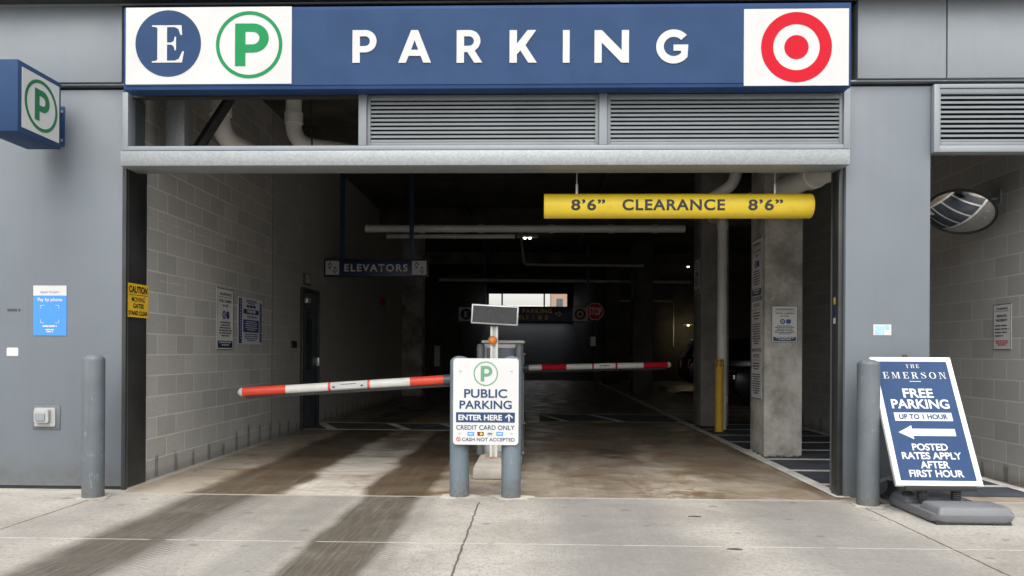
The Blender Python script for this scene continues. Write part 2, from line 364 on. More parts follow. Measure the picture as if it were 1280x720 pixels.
def floor_mat():
    t = NT('garage_floor_concrete'); x, y, z = t.xyz()
    wob = t.ma('MULTIPLY', t.ma('SUBTRACT', t.noise(1.1, 4), .5), .35); xw = t.ma('ADD', x, wob)
    col = t.mix(t.ramp(t.noise(.9, 6, .65, dist=.8), .36, .64), (.235, .18, .125), (.385, .335, .27))
    col = t.mix(t.ma('MULTIPLY', t.ramp(t.noise(30, 5, .75), .42, .75), .3), col, (.12, .095, .07))
    rust = t.ramp(t.noise(1.5, 6, .7, dist=.5), .5, .64); col = t.mix(t.ma('MULTIPLY', rust, .8), col, (.185, .105, .045))
    damp = t.ramp(t.noise(1, 5, .7, vec=t.scale(t.pos, (2.2, .7, 1))), .52, .62); col = t.mix(t.ma('MULTIPLY', damp, .65), col, (.115, .085, .055))
    # washed pale patches
    pale = t.ma('MULTIPLY', t.band(xw, -2.25, -1.5, .16), t.ramp(y, 9.6, 11.2, 1., 0.))
    pale = t.ma('MAXIMUM', pale, t.ma('MULTIPLY', t.band(xw, .15, 2.3, .3), t.ma('MULTIPLY', t.ramp(y, 7.6, 9.6, .75, 0.), t.ramp(t.noise(1.7, 5, .7, dist=1.), .42, .62))))
    pale = t.ma('MULTIPLY', pale, t.ramp(t.noise(3.5, 6, .7, vec=t.scale(t.pos, (.6, 1.5, 1)), dist=1.2), .32, .6, .25, 1.))
    col = t.mix(t.ma('MULTIPLY', pale, .85), col, (.58, .55, .49))
    col = t.mix(t.ma('MULTIPLY', t.ma('MULTIPLY', t.band(xw, -3.8, -3.05, .1), t.ramp(y, 9.5, 11, 1., 0.)), .5), col, (.40, .355, .29))
    grit = t.ma('MULTIPLY', t.ramp(t.ma('ADD', x, t.ma('MULTIPLY', t.ma('SUBTRACT', t.noise(16, 5, .75), .5), .14)), -3.64, -3.60, 1., 0.), t.ramp(y, 9.8, 11.5, .8, .1)); col = t.mix(grit, col, (.5, .47, .41))
    strk = t.noise(1, 6, .7, vec=t.scale(t.pos, (26, .7, 1)))
    def track(lo, hi, e, k, c):
        nonlocal col
        b = t.ma('MULTIPLY', t.band(xw, lo, hi, e), t.ramp(strk, .2, .6, .6, 1.)); col = t.mix(t.ma('MULTIPLY', b, k), col, c)
    track(-2.98, -2.2, .07, .96, (.075, .055, .034)); track(-1.5, -.93, .05, .96, (.08, .057, .034))
    track(.2, 1.15, .2, .6, (.15, .115, .08)); track(1.6, 2.5, .2, .55, (.17, .13, .09)); track(-.1, .2, .1, .4, (.30, .26, .20))
    col = t.mix(t.ma('MULTIPLY', t.ramp(strk, .5, .7), .3), col, (.14, .105, .07))
    # rusty run-off streaks and dark oil
    vein = t.ramp(t.ma('ABSOLUTE', t.ma('SUBTRACT', t.noise(1.25, 4, .5, dist=1.6), .5)), .004, .022, 1., 0.)
    col = t.mix(t.ma('MULTIPLY', t.ma('MULTIPLY', vein, t.ramp(t.noise(.8, 2), .5, .62)), .7), col, (.15, .085, .035))
    ox = t.ma('SUBTRACT', x, .98); oy = t.ma('SUBTRACT', y, 9.7)
    od = t.ma('ADD', t.ma('ADD', t.ma('MULTIPLY', ox, ox), t.ma('MULTIPLY', t.ma('MULTIPLY', oy, oy), .2)), t.ma('MULTIPLY', t.noise(3.5, 5), .45))
    col = t.mix(t.ramp(od, .2, .38, .75, 0.), col, (.06, .055, .05))
    ox = t.ma('ADD', x, 1.75); oy = t.ma('SUBTRACT', y, 10.2)
    od = t.ma('ADD', t.ma('ADD', t.ma('MULTIPLY', ox, ox), t.ma('MULTIPLY', t.ma('MULTIPLY', oy, oy), .3)), t.ma('MULTIPLY', t.noise(3.5, 5), .45))
    col = t.mix(t.ramp(od, .2, .38, .6, 0.), col, (.06, .055, .05))
    far = t.ramp(y, 13, 19); col = t.mix(t.ma('MULTIPLY', far, .6), col, (.075, .066, .055))  # floor darkens with depth, the deep interior's shade painted into its colour
    wj = t.ma('MULTIPLY', t.ma('SUBTRACT', t.noise(7, 4), .5), .03); jy = t.ma('ADD', y, wj)
    j = t.ma('MAXIMUM', t.line(jy, 7.55, .008), t.ma('MAXIMUM', t.line(jy, 8.5, .006), t.line(jy, 10.6, .012)))
    col = t.mix(t.ma('MULTIPLY', j, .5), col, (.08, .06, .04))
    t.bump(t.ma('SUBTRACT', t.ma('MULTIPLY', t.noise(35, 5, .7), .4), j), .35, .007)
    return t.out(col, t.ramp(t.noise(2.2, 4), .3, .7, .28, .6), 0, .5)

M = {}
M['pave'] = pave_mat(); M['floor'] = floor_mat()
M['asphalt'] = concrete_mat('street_asphalt', (.05, .05, .052), .2)
def panel_mat(name, c):
    t = NT(name); x, y, z = t.xyz()
    st = t.noise(1, 5, .65, vec=t.scale(t.pos, (14, 14, .5))); bl = t.noise(.9, 4)
    col = t.mix(t.ramp(bl, .3, .7), tuple(v*.95 for v in c), tuple(v*1.06 for v in c))
    col = t.mix(t.ma('MULTIPLY', t.ramp(st, .5, .75), .16), col, tuple(v*.72 for v in c))
    col = t.mix(t.ma('MULTIPLY', t.ramp(t.noise(2.4, 6, .7, dist=.8), .6, .72), .10), col, tuple(v*1.4 for v in c))
    grime = t.ma('MULTIPLY', t.ramp(t.ma('ADD', z, t.ma('MULTIPLY', t.ma('SUBTRACT', t.noise(6, 5), .5), .25)), .02, .35, 1., 0.), t.ramp(t.noise(9, 5, .7), .35, .7, .25, .7))
    col = t.mix(grime, col, (.10, .095, .085))
    h = t.ma('ADD', t.noise(.75, 2), t.ma('MULTIPLY', t.noise(220, 2), .006)); t.bump(h, .12, .05)
    return t.out(col, t.ramp(t.noise(3, 4), .3, .7, .38, .55))
M['panel'] = panel_mat('grey_panel_paint', (.142, .163, .185)); M['fascia'] = panel_mat('pale_grey_fascia', (.225, .25, .272))  # fascia set lighter than the wall panels
M['trim'] = mat('grey_trim_paint', (.25, .275, .30), .45, .1, .06, 2)
M['reveal'] = mat('dark_reveal', (.03, .032, .035), .7)
M['charcoal'] = mat('charcoal_steel', (.035, .038, .038), .45, .2, .2, 3, .05, 60, dirt=.25)
M['block'] = block_mat('grey_block', (.405, .398, .378), (.52, .512, .488), (.68, .672, .645), 'y', 2)
t_off = .203
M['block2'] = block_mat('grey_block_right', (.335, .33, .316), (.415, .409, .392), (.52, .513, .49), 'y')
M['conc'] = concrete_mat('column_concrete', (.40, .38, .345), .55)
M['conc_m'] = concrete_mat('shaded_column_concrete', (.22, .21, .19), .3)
M['conc_d'] = concrete_mat('deep_shade_concrete', (.07, .066, .06), .3)  # darker copy of the concrete, shade of the far interior in its colour
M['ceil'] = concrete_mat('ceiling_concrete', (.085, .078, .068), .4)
M['blue'] = mat('sign_blue', (.031, .062, .138), .5, 0, .06, 3, spec=.08)
M['navy'] = mat('navy_paint', (.014, .028, .085), .4, 0, .1, 3)
M['blue_edge'] = mat('sign_edge_blue', (.025, .06, .155), .5, 0, .08, 3, spec=.1)
M['white'] = mat('sign_white', (.56, .56, .555), .45, 0, .03, 3, spec=.15)
M['outlet'] = mat('dull_white_plastic', (.36, .365, .36), .45, 0, .06, 9, dirt=.2)
M['offwhite'] = mat('aged_white', (.66, .66, .64), .5, 0, .07, 6, dirt=.12)
M['dimred'] = mat('dim_light_red', (.09, .012, .014), .5)  # emblem red darkened to stand for the dim light far inside
M['green'] = mat('sign_green', (.018, .225, .08), .5, 0, .04, 3, spec=.08)
M['green_d'] = mat('sign_dark_green', (.012, .15, .055), .4, 0, .04, 3)
M['green_p'] = mat('faded_sign_green', (.12, .29, .17), .45, 0, .08, 8)
M['red'] = mat('sign_red', (.50, .012, .026), .5, 0, .03, 3, spec=.08)
M['armred'] = mat('barrier_red', (.72, .07, .035), .4, 0, .06, 8, dirt=.12)
M['armwhite'] = mat('barrier_white', (.68, .67, .63), .45, 0, .05, 8, dirt=.14)
M['yellow'] = mat('clearance_yellow', (.93, .68, .045), .42, 0, .05, 4, dirt=.10)
M['caution'] = mat('caution_yellow', (.80, .50, .03), .45, 0, .06, 8, dirt=.08)
M['bolyel'] = mat('bollard_yellow', (.62, .36, .03), .5, 0, .1, 5, dirt=.3)
M['black'] = mat('black_print', (.012, .012, .012), .5, 0, .1)
M['ink'] = mat('dark_grey_print', (.05, .05, .055), .6)
M['blueink'] = mat('blue_print', (.03, .06, .22), .5)
M['rubber'] = mat('black_rubber', (.02, .02, .02), .7)
def chip_mat(name, c):
    t = NT(name); x, y, z = t.xyz()
    col = t.mix(t.ramp(t.noise(3, 4), .3, .7), tuple(v*.9 for v in c), tuple(v*1.1 for v in c))
    n1 = t.noise(1, 5, .75, vec=t.scale(t.pos, (22, 22, 9))); col = t.mix(t.ma('MULTIPLY', t.ramp(n1, .60, .66), .55), col, tuple(v*1.9 for v in c))
    n2 = t.noise(34, 5, .7); low = t.ramp(t.ma('ADD', z, t.ma('MULTIPLY', t.noise(11, 4), .2)), .12, .3, 1., 0.)
    col = t.mix(t.ma('MULTIPLY', low, t.ramp(n2, .4, .6, .2, .75)), col, (.10, .088, .072))
    col = t.mix(t.ma('MULTIPLY', t.ramp(n2, .68, .71), .8), col, (.40, .39, .36))
    st = t.noise(1, 5, .7, vec=t.scale(t.pos, (30, 30, 1.2))); col = t.mix(t.ma('MULTIPLY', t.ramp(st, .52, .7), .3), col, tuple(v*.62 for v in c))
    t.bump(t.noise(9, 3), .12, .006); return t.out(col, t.ramp(n1, .3, .7, .35, .6), 0, .4)
M['bollard'] = chip_mat('grey_bollard_paint', (.112, .128, .142))
M['postblue'] = chip_mat('blue_grey_post_paint', (.125, .155, .182))
def galv():
    t = NT('galvanised_steel'); v = t.N('ShaderNodeTexVoronoi'); t.put(v.inputs['Vector'], t.pos); t.put(v.inputs['Scale'], 70.)
    s_ = t.N('ShaderNodeSeparateColor'); t.put(s_.inputs[0], v.outputs['Color'])
    f = t.ma('ADD', t.ma('MULTIPLY', s_.outputs[0], .5), t.ma('MULTIPLY', t.noise(9, 5, .7), .5))
    col = t.mix(t.ramp(f, .2, .8), (.26, .28, .29), (.32, .34, .35)); col = t.mix(t.ma('MULTIPLY', t.ramp(t.noise(3, 6, .7), .58, .75), .4), col, (.36, .33, .29))
    return t.out(col, .5, .35)
M['galv'] = galv()
M['pvc'] = mat('white_pvc', (.74, .73, .69), .4, 0, .06, 4, dirt=.1)
M['pipe'] = mat('grey_pipe', (.33, .32, .29), .5, 0, .15, 4, dirt=.2)
M['cast'] = mat('dark_steel_strut', (.04, .04, .042), .5, .3, .2, 5)
M['slat'] = mat('louvre_paint', (.20, .22, .235), .45, .1, .06, 2)
M['cab'] = mat('light_grey_cabinet', (.48, .48, .47), .45, .1, .05, 4, dirt=.12)
M['cabdark'] = mat('slate_cabinet', (.085, .10, .125), .45, .2, .08, 4)
M['screen'] = mat('dark_led_screen', (.045, .047, .05), .35, 0, .25, 60)
M['alu'] = mat('aluminium', (.62, .62, .63), .35, .6, .06, 5)
M['chrome'] = mat('mirror_silver', (.80, .81, .82), .03, 1, .01)
M['amber'] = mat('amber_lens', (.85, .26, .02), .25, 0, .05)
M['slate'] = mat('walkway_slate_paint', (.045, .052, .066), .7, 0, .3, 2.5, .1, 40, dirt=.1)
M['linepaint'] = mat('line_white_paint', (.60, .59, .55), .7, 0, .16, 4, .1, 40, dirt=.32)
M['linedim'] = mat('worn_line_paint', (.74, .72, .66), .7, 0, .2, 4, dirt=.25)
M['yelpaint'] = mat('worn_yellow_paint', (.40, .26, .03), .7, 0, .2, 6, dirt=.4)
M['curb'] = concrete_mat('curb_concrete', (.42, .39, .34), .22)
M['patch'] = concrete_mat('pale_grout', (.40, .375, .325), .4)
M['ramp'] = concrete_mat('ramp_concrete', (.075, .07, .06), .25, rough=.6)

M['base'] = mat('grey_plastic', (.135, .14, .15), .5, 0, .06, 5, .06, 90)
M['paleblue'] = mat('app_blue', (.055, .25, .66), .45, 0, .03)
M['sky_sticker'] = mat('faded_blue_sticker', (.28, .52, .70), .5, 0, .15, 30)
M['carpaint'] = mat('black_car_paint', (.012, .013, .015), .15, .3, .05)
M['carpaint2'] = mat('dark_grey_car_paint', (.03, .032, .036), .18, .4, .05)
M['glass'] = mat('dark_car_glass', (.015, .017, .02), .05, 0, .05)
M['taillight'] = mat('tail_lamp_red', (.45, .015, .015), .2)
M['tan'] = mat('tan_brick', (.36, .24, .17), .8, 0, .15, 9)
M['bldwhite'] = mat('pale_stucco', (.68, .67, .64), .8)
M['winglass'] = mat('window_glass', (.06, .08, .09), .06)
M['lamp'] = glow('lamp_diffuser', (1, .93, .75), 6)
M['lampwarm'] = glow('warm_lamp_diffuser', (1, .80, .42), 4)
M['tag'] = mat('sticker_yellow', (.7, .5, .05), .5)
M['tube'] = mat('cardboard_tube', (.40, .36, .30), .8, 0, .1)

# ================================================================== SETTING
def struct(name, mb, m, bev=0): return tag(mb.build(name, M[m], None, bev), kind='structure')
struct('street', MB().fquad(FLOOR, -400, 400, -400, 400, -.14), 'asphalt')
struct('pavement', MB().box(-40, 40, -4, 6.62, -.3, 0), 'pave')
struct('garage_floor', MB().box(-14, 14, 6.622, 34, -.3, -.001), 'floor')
FY0 = 6.76
# painted walkway on the right, lane line, bars, hatched band
struct('painted_walkway', MB().fquad(FLOOR, 2.74, 4.46, 6.86, 14.6, .003), 'slate')
lm = MB(); lm.fquad(FLOOR, 2.615, 2.745, 6.72, 32, .007); lm.fquad(FLOOR, 4.44, 4.55, 6.9, 14.6, .0075)
for k in range(9): lm.fquad(FLOOR, 2.746, 4.439, 7.33+.87*k, 7.44+.87*k, .007)
for k in range(9): lm.fquad(FLOOR, 2.746, 5.6, 15.6+1.05*k, 15.72+1.05*k, .007)
struct('lane_line', lm, 'linepaint')
hb = MB(); hb.fquad(FLOOR, -3.70, -.75, 12.1, 13.3, .003); hb.fquad(FLOOR, .1, 2.6, 13.8, 15.5, .003)
M['xfield'] = mat('worn_slate_paint', (.085, .084, .084), .7, 0, .3, 2.5, .1, 40, dirt=.3)
struct('crossing_field', hb, 'xfield')
hl = MB()
for (xa, xb, ya, yb) in ((-3.7, -.75, 12.05, 12.17), (-3.7, -.75, 13.2, 13.32), (.1, 2.6, 13.75, 13.87), (.1, 2.6, 15.4, 15.52)): hl.fquad(FLOOR, xa, xb, ya, yb, .0075)
for (x, y0, y1) in ((-3.3, 12.18, 13.19), (-2.1, 12.18, 13.19), (-1.2, 12.18, 13.19), (.5, 13.88, 15.39), (1.5, 13.88, 15.39)):
    hl.face([(x, y0, .007), (x+.16, y0, .007), (x-.30, y1, .007), (x-.46, y1, .007)])
struct('crossing_line', hl, 'linedim')
yp = MB()
for (x, y) in ((-1.95, 13.7), (1.12, 13.5)): yp.face([(x-.25, y-.2, .011), (x+.15, y-.2, .011), (x+.25, y+.2, .011), (x-.1, y+.2, .011)])
struct('yellow_floor_mark', yp, 'yelpaint')
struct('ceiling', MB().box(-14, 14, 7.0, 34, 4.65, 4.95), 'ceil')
# ramp going up at the far end
r_ = MB(); r_.hexa([(-3.2, 33.99, -.3), (2.6, 33.99, -.3), (2.6, 52, -.3), (-3.2, 52, -.3), (-3.2, 33.99, 0), (2.6, 33.99, 0), (2.6, 52, 3.25), (-3.2, 52, 3.25)])
struct('ramp', r_, 'ramp')
struct('ramp_ceiling', MB().box(-3.6, 3, 34, 53, 6.6, 6.9), 'ceil')

# ------------------------------------------------------------------ walls
def wall(name, mb, m, label, bev=0): return tag(mb.build(name, M[m], None, bev), label, 'wall')
wall('block_wall', MB().box(-3.95, -3.71, 7.2, 21.4, 0, 4.65), 'block', 'long grey concrete block wall with the service door along the entry lane')
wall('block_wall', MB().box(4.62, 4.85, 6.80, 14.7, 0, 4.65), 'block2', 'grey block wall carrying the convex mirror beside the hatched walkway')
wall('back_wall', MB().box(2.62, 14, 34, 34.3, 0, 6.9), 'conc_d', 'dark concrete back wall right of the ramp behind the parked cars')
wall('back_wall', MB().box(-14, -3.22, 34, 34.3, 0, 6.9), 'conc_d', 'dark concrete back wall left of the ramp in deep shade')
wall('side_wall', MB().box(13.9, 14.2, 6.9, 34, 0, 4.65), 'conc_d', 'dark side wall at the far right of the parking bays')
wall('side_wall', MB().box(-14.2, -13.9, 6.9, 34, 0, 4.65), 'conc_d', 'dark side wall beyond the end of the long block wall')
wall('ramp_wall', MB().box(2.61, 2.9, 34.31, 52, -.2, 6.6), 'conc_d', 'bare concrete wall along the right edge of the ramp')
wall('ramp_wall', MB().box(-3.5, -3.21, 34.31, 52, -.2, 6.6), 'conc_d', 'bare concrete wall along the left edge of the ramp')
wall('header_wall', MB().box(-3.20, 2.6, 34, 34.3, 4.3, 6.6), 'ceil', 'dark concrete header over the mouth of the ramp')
W52 = FY(52)
a0, a1, b0, b1 = W52.rect(611, 367, 709, 384)
b0 = 3.7
ew = MB(); ew.box(-3.6, a0, 52, 52.3, 0, 6.9); ew.box(a1, 3.0, 52, 52.3, 0, 6.9); ew.box(a0, a1, 52, 52.3, 0, b0); ew.box(a0, a1, 52, 52.3, b1, 6.9)
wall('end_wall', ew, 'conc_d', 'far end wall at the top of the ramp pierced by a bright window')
wf = thing('window_frame', (0, 52, b0), 'wide window frame with dark mullions glowing at the top of the ramp', 'window')
fm = MB()
for x in (a0+.9, a1-1.55, ): fm.box(x-.05, x+.05, 52.05, 52.2, b0, b1)
fm.build('mullion', M['charcoal'], wf)
MB().box(a0+.001, a1-.001, 52.0, 52.25, b0+.001, b0+.06).build('sill', M['charcoal'], wf)
bt = thing('brick_building', (2.2, 75, 0), 'tan brick building seen through the far window above the ramp', 'building')
MB().box(1.6, 3.4, 74, 80, -.2, 9).build('wall', M['tan'], bt)
for zz in (4.2, 5.6, 7.0): MB().box(2.1, 2.7, 73.96, 73.999, zz, zz+.8).build('window', M['winglass'], bt)
bt = thing('pale_building', (-3, 90, 0), 'pale building seen through the left half of the far window', 'building')
MB().box(-9, 1.4, 88, 96, -.2, 6.6).build('wall', M['bldwhite'], bt)
for i in range(6): MB().box(-7.6+1.4*i, -6.9+1.4*i, 87.95, 87.998, 4.8, 5.7).build('window', M['winglass'], bt)

# ================================================================== FACADE
F0 = FY(FY0)
fac = thing('garage_facade', (0, FY0, 0), 'grey metal panel facade framing the wide parking garage entrance', 'facade')
zb = 3.625; zt = 4.30           # fascia
xl = -3.70
MB().box(-9, xl+.015, FY0, 7.15, .03, zb-.05).build('wall_panel', M['panel'], fac, .004)
MB().box(-9, xl+.01, FY0+.02, 7.14, 0, .029).build('base_flashing', M['reveal'], fac)
pil = MB().box(2.70, 3.425, FY0, 7.1, .0, zb-.05).build('pillar', M['panel'], fac, .006)
MB().box(4.6, 9, FY0, 7.1, 0, zb-.05).build('wall_panel', M['panel'], fac, .004)
# fascia panels, proud of the wall below
xs = [-9, -6.6, -3.665, 2.768, 3.53, 6.6, 9]
for i, (xa, xb) in enumerate(zip(xs, xs[1:])):
    if i == 2: continue
    MB().box(xa+.006, xb-.006, FY0-.055, FY0+.05, zb, zt).build('fascia_panel', M['fascia'], fac, .004)
MB().box(-9, 9, FY0+.055, FY0+.2, zb-.045, zt+2).build('backing', M['reveal'], fac)
MB().box(-9, 9, FY0-.03, FY0+.05, zb-.018, zb-.006).build('drip_trim', M['trim'], fac)
MB().box(-9, 9, FY0-.24, FY0+.05, zt+.014, zt+.3).build('soffit', M['charcoal'], fac)
MB().box(-9, 9, FY0-.075, FY0-.056, zt-.002, zt+.012).build('soffit_trim', M['trim'], fac)
MB().box(-9, 9, FY0+.21, 6.999, zb-.045, 6).build('header_wall', M['ceil'], fac)
# left jamb: charcoal return with gate track
MB().box(xl-.1, -3.683, FY0+.03, 7.19, 0, 3.0).build('jamb', M['charcoal'], fac, .004)
MB().box(-3.682, -3.67, 6.80, 6.83, 0, 3.0).build('gate_track', M['galv'], fac)
MB().box(xl+.016, xl+.05, FY0-.006, FY0+.028, 0, zb-.05).build('corner_trim', M['charcoal'], fac)
MB().box(2.655, 2.699, FY0+.04, 6.94, 0, 3.0).build('jamb', M['charcoal'], fac, .003)
# galvanised beam across the opening
FB = FY(6.62); a0, a1, b0, b1 = FB.rect(150, 187.5, 1063, 206.5)
MB().box(a0, a1, 6.62, 6.92, b0, b1).build('lintel_beam', M['galv'], fac, .007, 2)
bb0, bb1 = b0, b1
# transom frame
FT = FY(6.70); _, _, tb0, tb1 = FT.rect(150, 113, 1063, 187)
tx0, tx1 = FT.px(153, 150)[0], FT.px(1063, 150)[0]; tm1 = FT.rect(448, 113, 458, 187)[:2]; tm2 = FT.rect(749, 113, 759, 187)[:2]
tf = MB(); tf.box(tx0, tx0+.05, 6.70, 6.83, tb0, tb1); tf.box(tx1-.055, tx1, 6.70, 6.83, tb0, tb1)
for (a, b) in (tm1, tm2): tf.box(a, b, 6.70, 6.83, tb0+.04, tb1)
tf.box(tx0+.0501, tx1-.0551, 6.702, 6.83, tb0, tb0+.039)
tf.build('transom_frame', M['trim'], fac, .003)
MB().box(tx0+.0502, tx1-.0552, 6.76, 6.83, tb1-.03, tb1+.02).build('transom_head', M['reveal'], fac)
def louvre(xa, xb, za, zz, n, y=6.72, t=.03):
    fr = MB()
    fr.box(xa, xa+t, y, y+.1, za, zz); fr.box(xb-t, xb, y, y+.1, za, zz); fr.box(xa+t, xb-t, y+.001, y+.1, za, za+.03); fr.box(xa+t, xb-t, y+.001, y+.1, zz-.045, zz)
    lv = fr.build('louvre', M['slat'], fac, .002)
    p = (zz-za-.08)/n
    for i in range(n):
        zc = za+.035+p*i; s_ = MB()
        s_.hexa([(xa+t, y+.008, zc), (xb-t, y+.008, zc), (xb-t, y+.085, zc+p*.8), (xa+t, y+.085, zc+p*.8), (xa+t, y+.008, zc+.020), (xb-t, y+.008, zc+.020), (xb-t, y+.085, zc+p*.8+.006), (xa+t, y+.085, zc+p*.8+.006)])
        o = s_.build('slat', M['slat'], fac); o.parent = lv; o.matrix_parent_inverse = Matrix()
    b = MB().box(xa+.005, xb-.005, y+.101, y+.115, za+.005, zz-.005).build('louvre_back', M['reveal'], fac)
    b.parent = lv
louvre(tm1[1]+.002, tm2[0]-.002, tb0+.041, tb1-.031, 10)
louvre(tm2[1]+.002, tx1-.057, tb0+.041, tb1-.031, 10)
# side opening louvre
FR = FY(6.72); ra, _, rb0, rb1 = FR.rect(1161, 113, 1290, 190)
rx = 4.66
rf = MB(); rf.box(3.428, 3.475, 6.71, 6.83, rb0, zb-.05); rf.box(3.4751, rx, 6.712, 6.83, rb0, rb0+.055); rf.box(3.4751, rx, 6.711, 6.83, zb-.085, zb-.05)
rf.build('transom_frame', M['trim'], fac, .003)
louvre(3.477, rx-.01, rb0+.057, zb-.087, 10, t=.012)

# ================================================================== BIG SIGN
FS = FY(6.55)
a0, a1, b0, b1 = FS.rect(154.5, 6.5, 1064, 110.5)
sg = thing('parking_sign', ((a0+a1)/2, 6.65, b0), 'long blue PARKING banner sign above the garage entrance with round emblems', 'sign')
MB().box(a0, a1, 6.55, 6.70, b0, b1).build('sign_box', M['blue_edge'], sg, .006)
MB().fbox(FS, a0+.03, a1-.03, b0+.035, b1-.03, .001, .006).build('face', M['blue'], sg)
for (x0, y0, x1, y1) in ((158, 9.5, 365, 105.5), (929.5, 11.5, 1060.5, 107.5)):
    r = FS.rect(x0, y0, x1, y1); MB().fbox(FS, *r, .0065, .010).build('emblem_panel', M['white'], sg)
def fpx(F, x, y): return F.px(x, y)
cx, cy = FS.px(211, 55); k = 6.55/960
MB().fdisc(FS, cx, cy, 42*k, .0105, .013).build('roundel', M['blue'], sg)
# serif E
def serifE(F, rect, m, parent, d):
    a0, a1, b0, b1 = rect; w_, h = a1-a0, b1-b0
    pts = [(0, 0), (.94, 0), (1, .30), (.95, .30), (.84, .10), (.72, .05), (.47, .05), (.47, .48), (.60, .48), (.68, .43), (.71, .33), (.75, .33), (.75, .69), (.71, .69), (.68, .58), (.60, .535), (.47, .535), (.47, .95), (.70, .95), (.82, .90), (.89, .74), (.94, .74), (.92, 1), (0, 1), (0, .965), (.13, .95), (.17, .92), (.17, .08), (.13, .05), (0, .035)]
    return MB().fprism(F, [(a0+p[0]*w_, b0+p[1]*h) for p in pts], d, d+.002).build('letter', m, parent)
serifE(FS, FS.rect(191, 32.5, 231, 79), M['white'], sg, .0135)
cx, cy = FS.px(312, 56.5)
MB().fring(FS, cx, cy, 38*k, 42.3*k, .0105, .013).build('ring', M['green'], sg)
PEND = FS.rect(294.5, 30, 336.5, 83)
cx, cy = FS.px(995, 59.5)
MB().fring(FS, cx, cy, 28.5*k, 43.3*k, .0105, .013).build('ring', M['red'], sg)
MB().fdisc(FS, cx, cy, 14.8*k, .0105, .013).build('bullseye', M['red'], sg)
def arc(cx, cy, r_, a, b, n=14): return [(cx+r_*math.cos(math.radians(a+(b-a)*k_/n)), cy+r_*math.sin(math.radians(a+(b-a)*k_/n))) for k_ in range(n+1)]
GL = {'P': ([(0, 0), (9.2, 0), (9.2, 13), (16, 13)]+arc(16, 27, 14, -90, 90)+[(0, 41)], [[(9.2, 20.8), (15.5, 20.8)]+arc(15.5, 27, 6.2, -90, 90)+[(9.2, 33.2)]]),
      'A': ([(0, 0), (9.6, 0), (13, 8.6), (28, 8.6), (31.4, 0), (41, 0), (24.8, 41), (16.2, 41)], [[(16, 16.2), (25, 16.2), (20.5, 28.5)]]),
      'R': ([(0, 0), (9.2, 0), (9.2, 13.4), (13.4, 13.4), (22, 0), (32, 0), (22.6, 15)]+arc(16, 27.4, 13.6, -55, 90)+[(0, 41)], [[(9.2, 21.2), (15.5, 21.2)]+arc(15.5, 27.2, 6, -90, 90)+[(9.2, 33.2)]]),
      'K': ([(0, 0), (9.2, 0), (9.2, 10.5), (13.6, 15.4), (23.4, 0), (34, 0), (19.8, 22), (33.2, 41), (22.4, 41), (9.2, 24)] + [(9.2, 41), (0, 41)], []),
      'I': ([(0, 0), (8.8, 0), (8.8, 41), (0, 41)], []),
      'N': ([(0, 0), (9, 0), (9, 25.5), (33.8, 0), (43, 0), (43, 41), (34, 41), (34, 15.5), (9.2, 41), (0, 41)], []),
      'G': (arc(21, 20.5, 21.2, 42, 322, 30)+[(38.6, 22.8), (20.8, 22.8), (20.8, 15.2), (29.9, 15.2), (29.9, 11.6)]+arc(21, 20.5, 12, -46, -318, 26), [])}
def big_letter(F, ch, rect, m, parent, d, th=.006):
    pts, holes = GL[ch]; mx = max(p[0] for p in pts); x0_ = min(p[0] for p in pts); my = max(p[1] for p in pts); y0_ = min(p[1] for p in pts)
    f = lambda p: (rect[0]+(p[0]-x0_)/(mx-x0_)*(rect[1]-rect[0]), rect[2]+(p[1]-y0_)/(my-y0_)*(rect[3]-rect[2]))
    return MB().fprism(F, [f(p) for p in pts], d, d+th, [[f(p) for p in h] for h in holes]).build('letter', m, parent)
big_letter(FS, 'P', PEND, M['green'], sg, .0106, .0025)
for ch, xa, xb in (('P', 441, 471), ('A', 498, 539), ('R', 571, 603), ('K', 637, 671), ('I', 703.5, 712), ('N', 743, 786), ('G', 820, 860)):
    big_letter(FS, ch, FS.rect(xa, 38.3 if ch != 'G' else 37.5, xb, 79 if ch != 'G' else 80), M['white'], sg, .0065)

# ------------------------------------------------------------------ projecting P sign
X1 = -4.124
FP = FXp(X1)
ps = thing('projecting_sign', (X1-.1, 6.5, 3.0), 'blue box sign with green ringed P projecting from the left facade panel', 'sign')
yf, yb_ = 6.0, 6.56; z0, z1 = 2.99, 3.565
MB().box(X1-.3, X1, yf, yb_, z0, z1).build('sign_box', M['blue'], ps, .008)
MB().fbox(FP, yf+.045, yb_-.035, z0+.045, z1-.045, .001, .005).build('face', M['white'], ps)
cx, cy = (yf+yb_)/2+.005, (z0+z1)/2
MB().fring(FP, cx, cy, .185, .212, .0055, .008).build('ring', M['green_d'], ps)
big_letter(FP, 'P', (cx-.085, cx+.105, cy-.13, cy+.13), M['green_d'], ps, .0056, .0025)
br = MB(); br.box(X1-.17, X1-.12, yb_+.001, FY0-.012, z0+.12, z1-.16)
br.build('bracket', M['blue_edge'], ps, .003)
MB().box(X1-.25, FY(6.75).px(80.5, 150)[0], FY0-.011, FY0-.001, z0+.08, z1-.14).build('mounting_plate', M['blue_edge'], ps, .003)
for zz in (z0+.13, z1-.19): MB().lathe([(0, .016), (.012, .014), (.016, 0)], (FY(6.75).px(80.5, 150)[0]-.025, FY0-.012, zz), (0, -1, 0), 8).build('bolt', M['galv'], ps)

